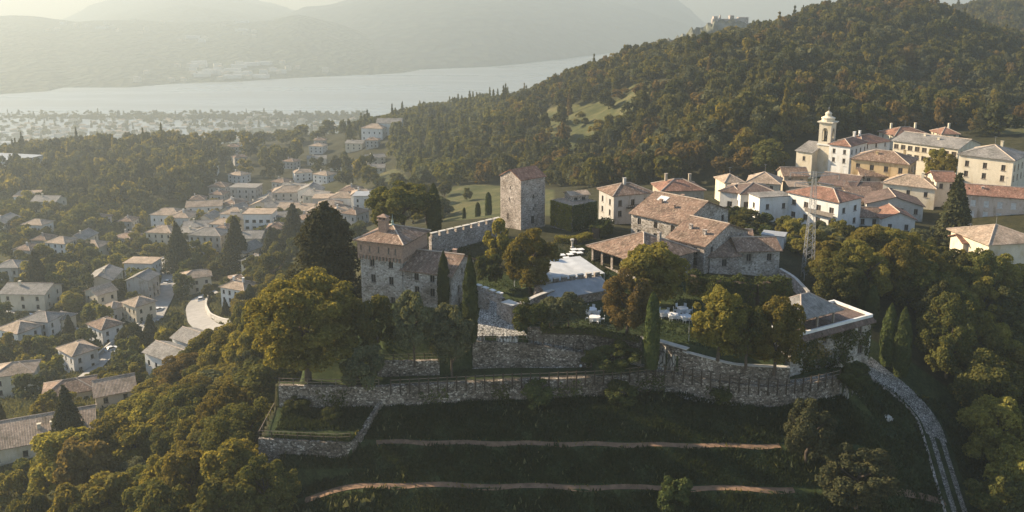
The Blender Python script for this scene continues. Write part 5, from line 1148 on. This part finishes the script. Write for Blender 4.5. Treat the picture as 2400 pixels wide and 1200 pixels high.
q = P(1341,583,1.9); q[2] = h1(q[0], q[1]); t = thing('garden_urn', q, 'pale stone urn on a pedestal behind the low white tables', 'urn'); MB().lathe(q, [(.35,0),(.35,.2),(.2,.3),(.2,1.0),(.3,1.1)], 10).build('pedestal', M['coping'], t); MB().lathe((q[0],q[1],q[2]+1.1), [(.12,.002),(.3,.25),(.42,.6),(.36,.65)], 10).build('bowl', M['coping'], t)
for px, py, lb in [(1361,868,'small white globe lamp on the path left of the cypress'),(1417,866,'small white globe lamp on the path beside the dark bush')]:
    q, _ = hit(px, py); t = thing('path_lamp', q, lb, 'lamp'); MB().tube(q, (q[0],q[1],q[2]+.5), .04).build('post', M['wood'], t); MB().lathe((q[0],q[1],q[2]+.5), [(.06,0),(.19,.12),(.22,.24),(.15,.38),(.04,.42)], 10).build('globe', M['paint'], t)
q, _ = hit(1614,800); t = thing('street_lamp', q, 'slender pale post standing at the lawn edge above the cellar archway', 'lamp post'); MB().tube(q, (q[0],q[1],q[2]+3.4), .06, .045).build('post', M['metal'], t); MB().lathe((q[0],q[1],q[2]+3.4), [(.05,0),(.22,.06),(.18,.3),(.05,.4)], 8).build('lantern', M['metal'], t)
q, _ = hit(2080,982); t = thing('boulder', q, 'pale boulder lying in the dark grass beside the lane', 'rock'); g2 = np.random.default_rng(3); m = MB(); m.lathe((q[0],q[1],q[2]-.15), [(.5,0),(.75,.2),(.62,.5),(.3,.72),(.05,.78)], 8); m.v = [(x+g2.normal()*.07, y+g2.normal()*.07, z+g2.normal()*.04) for x, y, z in m.v]; m.build('stone', M['coping'], t)
q, _ = hit(2230,880); 
# ------------------------------------------------------------------ trees
def norm_cards(v, k=4):
    r = np.percentile(np.hypot(v[:, 0], v[:, 1]), 98.5); v = v.copy(); v[:, :2] *= .5/r; zt = np.percentile(v[:, 2], 99.7); v[:, 2] /= zt; return v
for i, sd in enumerate((1,2,3)): proto('big%d' % i, 'broadleaf_tree', 'tree', 'leaf', norm_cards(crown_cards(17000, .019, 75, sd, cr=(.10,.22), zc=.52, rz=.52, low=-.92)), trunk_mb(7, sd))
for i, sd in enumerate((4,5,6)): proto('mid%d' % i, 'broadleaf_tree', 'tree', 'leaf', norm_cards(crown_cards(7500, .028, 42, sd, cr=(.13,.26), zc=.53, rz=.5, low=-.9)), trunk_mb(6, sd))
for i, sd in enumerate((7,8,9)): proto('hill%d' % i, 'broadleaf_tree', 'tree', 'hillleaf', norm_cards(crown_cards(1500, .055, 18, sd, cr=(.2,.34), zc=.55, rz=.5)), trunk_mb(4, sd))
proto('grand', 'broadleaf_tree', 'tree', 'leaf', norm_cards(crown_cards(34000, .0125, 170, 17, cr=(.08,.15), zc=.52, rz=.5, low=-.9)), trunk_mb(7, 9))
proto('olive', 'olive_tree', 'olive tree', 'olive', norm_cards(crown_cards(9000, .022, 44, 12, cr=(.12,.24), zc=.6, rz=.44)), trunk_mb(6, 3, .6, .03, .2))
proto('bush', 'shrub', 'shrub', 'ivy', norm_cards(crown_cards(4200, .036, 26, 14, zc=.45, rz=.5, cr=(.18,.3))))
proto('dome', 'evergreen_oak', 'tree', 'leaf', norm_cards(crown_cards(14000, .021, 60, 15, cr=(.12,.2), zc=.58, rz=.40, rxy=.55)), trunk_mb(7, 5))
proto('cedar', 'cedar_tree', 'conifer', 'conif', norm_cards(cone_cards(22000, .017, 21, tiers=20, droop=.12, power=.52, rag=.5)), trunk_mb(0, 4, .9, .03))
proto('con', 'conifer_tree', 'conifer', 'conif', norm_cards(cone_cards(9000, .026, 22, tiers=20, power=.85, rag=.25)), trunk_mb(0, 5, .9, .03))
proto('hillcon', 'conifer_tree', 'conifer', 'conif', norm_cards(cone_cards(1500, .05, 23, tiers=12, power=.9, rag=.3)), trunk_mb(0, 6, .9, .03))
proto('cyp', 'cypress_tree', 'cypress', 'cypress', norm_cards(spindle_cards(9000, .085, 31)), trunk_mb(0, 7, .5, .05))
proto('cyp2', 'cypress_tree', 'cypress', 'cypress', norm_cards(spindle_cards(8000, .09, 32, .2)), trunk_mb(0, 8, .5, .05))
def tree(key, px, bot, top, wpx, label, z=None, leaf=None, group=None, take=True):
    if z is None: p, dep = hit(px, bot)
    else: p = P(px, bot, z); dep = proj(*p)[2]
    hgt = (bot-top)/F*dep*1.02; wd = wpx/F*dep
    if take: TAKEN.append((p[0], p[1], wd*.33))
    return plant(key, p, wd, hgt, label, group, None, leaf)
A_ = tree
A_('grand', 722,892,636,268, 'great dome shaped golden green tree left of the castle house', leaf='gold', z=-5)
A_('cedar', 770,718,474,235, 'broad dark cedar left of the castle house', z=-4)
A_('dome', 945,560,434,158, 'dark dome crowned evergreen oak behind the castle house', z=0)
A_('cyp', 1018,556,430,36, 'tall cypress beside the dome crowned evergreen behind the castle house', z=0)
A_('cyp2', 1145,512,450,17, 'slim cypress beyond the curtain wall, nearest the square tower', z=-8); A_('cyp2', 1120,515,474,14, 'small cypress beyond the curtain wall, middle of the three', z=-8); A_('cyp2', 1088,522,486,9, 'smallest cypress beyond the curtain wall, farthest from the square tower', z=-8)
A_('cyp', 1041,735,587,31, 'smooth cypress column in front of the wing of the castle house', z=0); A_('cyp', 1103,800,595,37, 'tall smooth cypress column beside the cobbled forecourt', z=-.5)
A_('cyp2', 1526,864,680,37, 'tall dark cypress rising beside the cellar archway', z=-3.4)
A_('olive', 972,850,684,100, 'rounded olive tree in front of the castle house', z=-2.5); A_('olive', 1060,882,714,108, 'olive tree with a bare trunk on the grass below the forecourt', z=-4.9)
A_('mid0', 884,850,688,104, 'dark green tree below the castle house left of the olives', z=-3); A_('olive', 853,940,806,100, 'small round tree growing over the retaining wall', z=-7.5)
A_('mid1', 1172,625,513,78, 'yellow leaved tree in the castle court nearest the curtain wall', leaf='gold', z=1); A_('big1', 1243,688,538,130, 'large golden tree in the middle of the castle court', leaf='gold', z=.8)
A_('bush', 1148,668,596,66, 'dark rounded shrub by the wing of the castle house', z=1)
A_('big2', 1530,715,568,152, 'spreading golden green tree in front of the big barn', z=.5, leaf='gold'); A_('big0', 1468,782,632,122, 'rust coloured autumn tree beside the white tables', z=0, leaf='autumn')
A_('olive', 1332,770,686,88, 'grey olive tree left of the white tables', z=.2); A_('olive', 1290,772,700,70, 'low olive bush at the left end of the lawn', z=.2); A_('bush', 1246,780,700,86, 'dark rounded shrub beside the gate pier', z=.1)
A_('big1', 1682,836,670,136, 'bright topped golden tree at the right end of the lawn', z=-.8, leaf='gold'); A_('big2', 1815,870,698,124, 'golden tree leaning over the roof terrace', z=-2.6, leaf='gold'); A_('mid2', 1748,860,712,110, 'dark tree between the two golden trees by the curved wall', z=-2)
for k, (px, bot, top, wd) in enumerate([(2020,740,645,29),(2041,762,664,32),(2078,856,708,38),(2108,880,716,42)]):
    A_('cyp', px, bot, top, wd, ['slim cypress behind the terrace building, farthest left','second cypress behind the terrace building','cypress right of the terrace building, smaller of the front pair','broad cypress beside the lane, rightmost of the row'][k])
A_('con', 2232,580,408,108, 'big dark conifer in front of the pinkish village house', z=-3.5)
A_('mid0', 1795,412,330,96, 'round green tree left of the bell tower'); A_('mid1', 2190,432,350,66, 'yellowish tree between the ochre house and the cream villa', leaf='gold'); A_('mid2', 2212,440,362,66, 'olive green tree beside the cream villa', leaf='gold')
A_('hill0', 2340,318,240,96, 'spreading tree on the hill behind the cream villa'); A_('mid1', 2290,312,268,44, 'bare pinkish tree behind the long grey roof', leaf='autumn'); A_('mid2', 2330,318,280,60, 'yellow green tree at the top edge of the village', leaf='gold'); A_('cedar', 2300,315,252,60, 'dark cedar at the top edge of the village'); A_('mid0', 2395,300,242,50, 'round rust coloured tree at the top right edge of the village', leaf='autumn')
A_('mid1', 1095,470,440,24, 'small lone tree standing in the pale meadow')
for k, (px, bot, top, wd, lf) in enumerate([(1716,514,484,50,'ivy'),(1752,528,490,50,'leaf'),(1790,530,500,46,'ivy'),(1858,512,472,46,'olive'),(1866,560,514,64,'gold'),(1836,540,505,44,'leaf'),(1700,560,530,36,'ivy'),(1880,600,560,54,'gold'),(1905,590,530,60,'gold')]):
    A_('bush', px, bot, top, wd, 'garden shrub below the white houses of the village', leaf=lf, group='garden shrubs below the village')
for k, (px, bot, top, wd, lb) in enumerate([(1996,912,848,96,'dark bush beside the lane below the terrace building'),(1890,1085,935,122,'dark sapling tree on the grass slope below the wall end'),(2004,1192,1040,176,'broad dark bush at the bottom of the grass slope'),(1578,1200,1112,84,'low bush at the bottom edge of the grass slope'),
       (1452,950,896,80,'shrub growing at the foot of the retaining wall, below the cypress'),(1262,956,892,80,'shrub growing at the foot of the retaining wall, left part'),(1440,866,806,120,'dark bush beside the ramp fence'),(1385,862,822,50,'low bush at the foot of the ramp wall'),(700,960,930,60,'weedy bush in the small garden plot'),(780,985,955,50,'low green bush in the small garden plot, right half'),(1690,945,905,56,'weedy shrub at the foot of the retaining wall below the curved wall')]):
    A_('big1' if k in (0,1,2,6) else 'bush', px, bot, top, wd, lb, leaf='conif' if k in (1,2) else ('cypress' if k < 4 else 'ivy'))  # dark leaf sets put the shade of the slope bushes into their colour
A_('big1', 630,1235,1062,150, 'bushy tree crowding the foot of the small garden plot wall', z=-17, leaf='leaf'); A_('big2', 560,1215,1020,150, 'golden leaved tree left of the garden plot wall', z=-20, leaf='gold')
g_ = random.Random(21)
def autoplant(spots, keys, hr, wr, label, group, leaves=None, names=None):
    for (x, y) in spots:
        w_ = g_.uniform(*wr); hh_ = g_.uniform(*hr)*(.75+.25*w_/wr[1]); plant(g_.choice(keys), (x, y, h1(x, y)-.15), w_, hh_, label, group, None, g_.choice(leaves) if leaves else None); TAKEN.append((x, y, w_*.2))
CLEAR = [[(350,560),(425,560),(430,600),(375,600)],[(375,600),(425,600),(425,690),(405,745),(370,800),(335,830),(330,790),(365,745),(385,690)],[(445,690),(520,690),(600,765),(600,830),(450,830)],[(330,760),(345,800),(245,900),(190,920),(190,880),(280,800)]]; TOWN = []
def scatter(poly, step, jit, pads, dmax=2000, prob=1.0, need=None):
    """plan points on a jittered lattice whose ground shows inside a picture region"""
    out = []; c = np.array([hit(min(2600, max(-200, a)), min(1190, b))[0][:2] for a, b in poly]); x0, y0 = c.min(0)-step*4; x1, y1 = c.max(0)+step*4
    gx, gy = np.meshgrid(np.arange(x0, x1, step), np.arange(y0, y1, step)); gx = gx.ravel()+RNG.uniform(-jit, jit, gx.size); gy = gy.ravel()+RNG.uniform(-jit, jit, gy.size)
    ok = gy > 30; gx, gy = gx[ok], gy[ok]; gz = H(gx, gy); a, b, d = proj(gx, gy, gz); ok = inpoly_np(a, b, poly) & (d > 0) & (d < dmax) & (RNG.random(gx.size) < prob); gx, gy = gx[ok], gy[ok]
    if need is not None: k = need(a[ok], b[ok]); gx, gy = gx[k], gy[k]
    pp = proj(gx, gy, H(gx, gy)) if len(gx) else ([], [])
    for x, y, a, b in zip(gx, gy, pp[0], pp[1]):
        if free(x, y, pads) and not (poly is TOWN and step > 7 and any(inpoly(a, b, q) for q in CLEAR)): out.append((x, y))
    g_.shuffle(out); return out
# wood on the near left slope
sp = scatter([(40,1330),(215,1100),(300,1030),(420,930),(520,850),(600,860),(650,960),(565,1010),(560,1060),(600,1160),(610,1400),(40,1400)], 6.4, 2.8, .8); 
autoplant(sp, ['big0','big1','big2','grand','mid0'], (7,14), (6,13.5), 'leafy tree in the crowded wood on the slope below the castle at lower left', 'trees of the near left wood', ['leaf','gold','gold','gold','gold','olive','leaf','autumn'])
sp = scatter([(330,880),(420,860),(560,790),(600,860),(520,850),(420,930),(330,960)], 5.5, 2.2, .8); autoplant(sp, ['mid0','mid1','bush'], (4,6.5), (5,7), 'low sunlit tree on the upper edge of the near left wood', 'low trees above the near left wood', ['gold','leaf','olive'])
sp = scatter([(560,690),(660,640),(700,700),(660,860),(590,860),(570,800)], 7.2, 2, .8); autoplant(sp, ['mid0','mid1','mid2'], (7,10), (6,8), 'tree on the steep bank left of the great dome shaped tree', 'trees on the bank left of the castle', ['gold','leaf'])
# wood on the right
WR = [(1900,720),(1990,700),(2220,690),(2450,690),(2480,1350),(2340,1350),(2300,1060),(2262,940),(2180,850),(2135,800),(2130,740),(2070,730),(1990,735)]
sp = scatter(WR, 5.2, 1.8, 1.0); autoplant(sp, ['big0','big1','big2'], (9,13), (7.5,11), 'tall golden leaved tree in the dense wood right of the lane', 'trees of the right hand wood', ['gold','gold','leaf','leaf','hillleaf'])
sp = scatter([(1900,690),(1905,640),(2060,622),(2220,632),(2330,660),(2230,690),(1990,705)], 5.2, 1.8, 1.0); autoplant(sp, ['big0','big1','big2'], (7,9.5), (6.5,9), 'golden leaved tree of the wood between the village and the castle terrace', 'trees of the wood below the village', ['gold','gold','leaf'])
# gardens and groves of the valley town
for px, bot, top, wd, key, lb in [(163,1045,898,100,'con','dark conical conifer beside the broad tan roof'),(420,630,522,80,'con','tall dark conifer at the top of the bright road'),(556,630,508,88,'con','tall dark conifer right of the grey apartment house'),(355,812,735,58,'con','dark conifer beside the straight street'),(165,800,737,46,'con','dark conifer by the white house with brown roof'),(589,742,664,27,'cyp','dark cypress beside the tall white villa'),(690,585,478,86,'con','dark conifer behind the great dome shaped tree, left of the cedar'),(637,600,530,54,'con','conifer between the bluish block and the great dome shaped tree'),(530,742,700,30,'con','small conifer in front of the tall white villa'),(490,705,664,30,'mid0','round tree at the inner corner of the road bend'),(5,1010,930,40,'con','dark conifer cut by the left edge'),(655,492,462,16,'cyp','slim cypress among the top houses of the town'),(645,690,592,110,'mid1','rounded brown green tree just left of the great cedar'),(85,560,532,36,'mid2','dark round tree in front of the upper left white house'),(200,535,478,84,'mid0','big rounded tree left of the pinkish roofed houses'),(90,690,585,80,'con','large conifer among the left gardens'),(20,800,770,30,'bush','dark shrub by the left edge house')]:
    tree(key, px, bot, top, wd, lb)
TOWN = [(0,470),(200,480),(340,490),(420,520),(520,480),(620,500),(760,545),(840,520),(860,560),(700,600),(640,640),(570,690),(500,790),(440,800),(420,860),(330,900),(240,890),(130,950),(0,960)]
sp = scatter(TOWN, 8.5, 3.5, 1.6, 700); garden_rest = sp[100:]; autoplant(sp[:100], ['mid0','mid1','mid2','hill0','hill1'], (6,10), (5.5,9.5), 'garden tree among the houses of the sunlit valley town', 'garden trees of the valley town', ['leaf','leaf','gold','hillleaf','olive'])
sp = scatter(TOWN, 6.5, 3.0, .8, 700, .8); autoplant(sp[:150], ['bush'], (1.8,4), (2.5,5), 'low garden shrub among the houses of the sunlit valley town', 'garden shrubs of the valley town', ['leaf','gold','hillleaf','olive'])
sp = scatter([(0,1000),(130,960),(230,900),(330,900),(340,960),(240,1000),(120,1120),(0,1200)], 7, 2.5, 1.5); autoplant(sp, ['mid0','mid1','bush'], (4,7), (4.5,7), 'low tree between the roofs in the bottom left', 'low trees between the bottom left roofs', ['leaf','gold'])
sp = scatter([(1900,600),(1905,545),(1960,548),(2140,560),(2200,600),(2060,615)], 4.2, 1.5, .4); autoplant(sp, ['bush','mid0'], (2.5,4.5), (3.5,5.5), 'leafy shrub on the bank between the village houses and the wood', 'shrubs on the bank below the village', ['gold','leaf','olive'])
sp = scatter([(1690,500),(1760,500),(1850,520),(1880,560),(1860,600),(1840,560),(1740,545),(1700,560)], 3.4, 1.2, .3); autoplant(sp, ['bush'], (1.2,3), (2,4), 'garden shrub below the white houses of the village', 'garden shrubs below the village', ['gold','leaf','olive','ivy'])
# ivy hedges and clipped hedges
def hpts(l, z): return np.array([P(a, b, z) for a, b in l])
hedge('long dark ivy hedge along the court behind the lawn', hpts([(1615,690),(1690,705),(1770,712),(1845,700)], .4), 2.2, .2, 4.2, leaf='ivy', lump=.7, dens=40)
hedge('clipped box hedge catching orange light before the ivy house', hpts([(1300,568),(1345,572),(1382,560)], 2), 1.6, 1.9, 3.3, leaf='gold', lump=.08, dens=60, size=.15)  # golden leaf puts the orange sunlight into the hedge colour
hedge('low dark hedge at the lawn edge behind the railing', hpts([(1270,776),(1380,779),(1500,798)], .2), .7, .0, .8, leaf='ivy', lump=.1, dens=60, size=.14)
hedge('tall dark hedge behind the barn court, right of the ivy house', hpts([(1395,560),(1412,548),(1425,540)], 2), 2.5, 1.5, 4.5, leaf='ivy', lump=.4, dens=40)
hedge('long dark clipped hedge on the meadow at the top right', np.array([hit(a, b)[0] for a, b in [(2290,312),(2350,318),(2420,322)]]), 3, 0, 0, leaf='ivy') if False else None
# hill woods: nearest trees single, the rest one mass
HILL = [(1090,440),(1130,330),(1190,255),(1300,215),(1500,118),(1700,72),(1900,-40),(2300,-60),(2600,-60),(2600,230),(2420,250),(2260,300),(2100,318),(1880,335),(1840,350),(1760,420),(1690,415),(1640,425),(1400,445),(1300,438),(1180,425)]
def hillmask(a, b):
    keep = np.ones(a.shape, bool)
    for pl in MEADOWS[:3]: keep &= ~inpoly_np(a, b, pl) | (RNG.random(a.size) < .2)
    return keep
hl = scatter(HILL, 6.0, 2.4, .5, 900, 1.0, hillmask)
more = [(x, y) for az in np.radians(np.linspace(13, 40, 60)) for r in np.linspace(560, 960, 44) for x, y in [(r*math.sin(az)+g_.uniform(-4,4), r*math.cos(az)+g_.uniform(-4,4))]]
def seen(x, y, up=7):
    z = h1(x, y)+up; t = np.linspace(.25, .97, 60); return bool(np.all(CZ+(z-CZ)*t > H(x*t, y*t)-1))
hl = sorted(hl, key=lambda q: math.hypot(*q)); near, k = [], 0
hx = np.array(hl); hp = proj(hx[:, 0], hx[:, 1], H(hx[:, 0], hx[:, 1])+5)
for (x, y), a, b in zip(hl, hp[0], hp[1]):
    if len(near) < 0 and -20 < a < 2420 and b > -20 and seen(x, y): near.append((x, y))
nset = set(near)
if near: autoplant(near, ['hill0','hill1','hill2'], (6.5,10), (6,9.5), 'broad tree in the dense wood covering the big hill behind the village', 'single trees of the hill wood', ['hillleaf','hillleaf','leaf','gold'])
def mass(name, pts, hr, wr, label, mats, n=230, size=.105, con=0.0, seed=1):
    g = np.random.default_rng(seed); pts = np.array(pts); zz = H(pts[:, 0], pts[:, 1])
    var = [norm_cards(crown_cards(n, size, 11, 50+i, 3, zc=.52, rz=.5, cr=(.24,.36))) for i in range(5)]; cv = norm_cards(cone_cards(n*2, size*.8, 77, 3, tiers=8))
    by = {k: [] for k in range(len(mats))}
    for (x, y), z in zip(pts, zz):
        c = g.random() < con; v = cv if c else var[g.integers(5)]; w_, h_ = g.uniform(*wr), g.uniform(*hr); a = g.uniform(0, 6.28); ca, sa = math.cos(a), math.sin(a)
        if c: w_ *= .7; h_ *= 1.5
        q = np.stack([(v[:, 0]*ca-v[:, 1]*sa)*w_+x, (v[:, 0]*sa+v[:, 1]*ca)*w_+y, v[:, 2]*h_+z-.3], 1); by[int(g.integers(len(mats)))].append(q.astype(np.float32))
    V = np.concatenate([np.concatenate(b) for b in by.values() if b]); o = np_mesh(name, V, 3, [M[k] for k in mats]); idx = np.concatenate([np.full(sum(len(q) for q in b)//3, k, np.int32) for k, b in by.items() if b]); o.data.polygons.foreach_set('material_index', idx)
    return tag(o, label, 'woodland', None, 'stuff')
rest = [q for q in hl if q not in nset]
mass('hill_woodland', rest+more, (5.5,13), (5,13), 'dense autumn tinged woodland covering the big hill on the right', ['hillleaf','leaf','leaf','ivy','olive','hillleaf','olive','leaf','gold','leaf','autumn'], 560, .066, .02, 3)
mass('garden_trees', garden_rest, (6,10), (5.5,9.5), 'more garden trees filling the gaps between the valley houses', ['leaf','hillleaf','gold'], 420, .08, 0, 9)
SPUR = [(820,345),(870,275),(960,262),(1100,250),(1190,245),(1200,300),(1120,330),(1090,430),(1060,440),(1000,440),(950,430),(880,390),(840,380)]
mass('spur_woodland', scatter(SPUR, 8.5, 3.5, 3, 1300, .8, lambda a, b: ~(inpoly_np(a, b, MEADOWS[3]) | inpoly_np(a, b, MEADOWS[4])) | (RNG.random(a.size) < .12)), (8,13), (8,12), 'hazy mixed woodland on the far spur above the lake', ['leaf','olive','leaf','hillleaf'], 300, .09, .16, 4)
LEFTW = [(-60,480),(-60,395),(110,392),(300,372),(460,362),(650,395),(760,395),(850,400),(890,440),(780,450),(700,425),(610,432),(540,440),(430,480),(330,492),(240,500),(150,478)]
lw_ = sorted(scatter(LEFTW, 8.0, 3.0, 2, 900, 1.0, lambda a, b: RNG.random(a.size) < np.where(a > 480, .62, .95)), key=lambda q: math.hypot(*q)); n0 = 0
if n0: autoplant(lw_[:n0], ['hill0','hill1','hill2','hill1','hillcon'], (9,14), (8,12), 'tree of the hazy wood behind the valley town', 'single trees of the hazy left wood', ['leaf','hillleaf'])
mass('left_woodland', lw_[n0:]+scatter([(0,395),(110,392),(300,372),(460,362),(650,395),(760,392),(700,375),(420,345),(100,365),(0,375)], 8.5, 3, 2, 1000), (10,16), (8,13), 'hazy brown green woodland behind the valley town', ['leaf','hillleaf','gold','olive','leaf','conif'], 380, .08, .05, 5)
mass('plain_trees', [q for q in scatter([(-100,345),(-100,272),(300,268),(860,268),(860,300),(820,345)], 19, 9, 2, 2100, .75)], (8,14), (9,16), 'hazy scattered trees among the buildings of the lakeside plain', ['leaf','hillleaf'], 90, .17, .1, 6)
shore_pts = [hit(px+g_.uniform(-4,4), g_.uniform(277,285), 500, 2200)[0][:2] for px in np.arange(-60, 860, 4.5)]
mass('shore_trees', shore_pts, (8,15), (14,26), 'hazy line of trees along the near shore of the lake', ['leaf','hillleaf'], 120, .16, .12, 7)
ctr_ = scatter([(890,440),(950,430),(1060,440),(1040,520),(900,540),(860,500)], 11, 4, 2, 700, .5); autoplant(ctr_[:40], ['hill0','hill1','hill2'], (6,10), (6,10), 'tree on the slope between the meadow and the valley town', 'trees between meadow and town', ['leaf','hillleaf'])
crag_pts = [(T(px, py, 0)[0], 0) for px, py in []]
# ------------------------------------------------------------------ grass and ground cover near by
def tufts(name, n, xr, yr, size, label, leaf, cond=None, up=.6):
    x = RNG.uniform(*xr, n*2); y = RNG.uniform(*yr, n*2); z = H(x, y); a, b, d = proj(x, y, z); ok = (a > -60) & (a < 2460) & (b < 1260)
    if cond is not None: ok &= cond(x, y, a, b)
    ok &= np.array([True]*len(x)); x, y, z = x[ok][:n], y[ok][:n], z[ok][:n]; m_ = len(x); cl = .55+.6*(np.sin(x*.8)*np.sin(y*.9+x*.3)+1)/2
    s = (size*RNG.uniform(.5, 1.5, m_)*cl)[:, None]; an = RNG.uniform(0, 6.28, m_); dx = np.stack([np.cos(an), np.sin(an), 0*an], 1); tip = np.stack([RNG.normal(size=m_)*.5, RNG.normal(size=m_)*.5, np.full(m_, 1.5*up/.6)], 1)
    c = np.stack([x, y, z-.03], 1); V = np.stack([c-dx*s*.5, c+dx*s*.5, c+tip*s], 1).reshape(-1, 3); o = np_mesh(name, V, 3, M[leaf]); return tag(o, label, 'grass', None, 'stuff')
def taken_free(x, y):
    tk = np.array(TAKEN); ok = np.ones(x.shape, bool)
    for i in range(0, len(x), 4000):
        ok[i:i+4000] = (((x[i:i+4000, None]-tk[:, 0])**2+(y[i:i+4000, None]-tk[:, 1])**2) > (tk[:, 2]*.9)**2).all(1)
    return ok
near_g = lambda x, y, a, b: (np.abs(y-yL(x)+6.5) > .55) & (np.abs(y-yL(x)+12.3) > .6) & (y < yA(x)-.6) & (x < 50) & (x > -33)
tufts('slope_grass', 90000, (-34,58), (88,128), .34, 'dark rough grass covering the terraced slope below the wall', 'grassblade', near_g)
tufts('slope_weeds', 1800, (-34,58), (88,128), .4, 'pale dry weeds standing in the dark slope grass', 'olive', lambda x, y, a, b: near_g(x, y, a, b) & (np.sin(x*.35+1)+np.sin(y*.9+x*.2)+RNG.normal(size=x.size)*.5 > .9), .8)
tufts('path_verge', 2500, (-25,50), (88,128), .28, 'straw coloured grass along the edges of the terrace paths', 'gold', lambda x, y, a, b: (np.minimum(np.abs(y-yL(x)+6.5), np.abs(y-yL(x)+12.3)) < .9) & (x < 33), .5)
rdx = rd[:, 0]; rdy = rd[:, 1]
def off_road(x, y, a, b):
    ok = np.ones(x.shape, bool); o = np.argsort(rdy); c = np.interp(y, rdy[o], rdx[o]); return (np.abs(x-c) > 2.2) & (y < 128) & (x > 48)
tufts('verge_grass', 30000, (46,100), (75,128), .34, 'dark grass on the verges beside the paved lane', 'grassblade', off_road)
tufts('court_grass', 30000, (-30,45), (108,165), .2, 'short shaded lawn grass of the castle terraces', 'grassblade', lambda x, y, a, b: (y > yA(x)+1.2) & taken_free(x, y) & ~inpoly_np(a, b, [(1090,800),(1130,690),(1190,690),(1250,800)]) & (np.abs(y-yA(x)-2) > 1.6))
tufts('valley_scrub', 60000, (-160,-18), (100,300), .8, 'sunlit rough grass and scrub between the houses of the valley', 'olive', lambda x, y, a, b: ((y < yA(x)-14) | (x < -38)) & taken_free(x, y), .5)
# ------------------------------------------------------------------ haze
m, n, o = new_mat('air'); v = n.nodes.new('ShaderNodeVolumePrincipled'); v.inputs['Density'].default_value = HAZE; v.inputs['Color'].default_value = (.36,.405,.415,1); v.inputs['Anisotropy'].default_value = .34
n.links.new(v.outputs[0], o.inputs['Volume'])
zt = 330
hz = MB(); hz.box((0, 3900), (1,0), (0,1), 13000, 9000, -225, zt); h = hz.build('haze', m); h['kind'] = 'stuff'
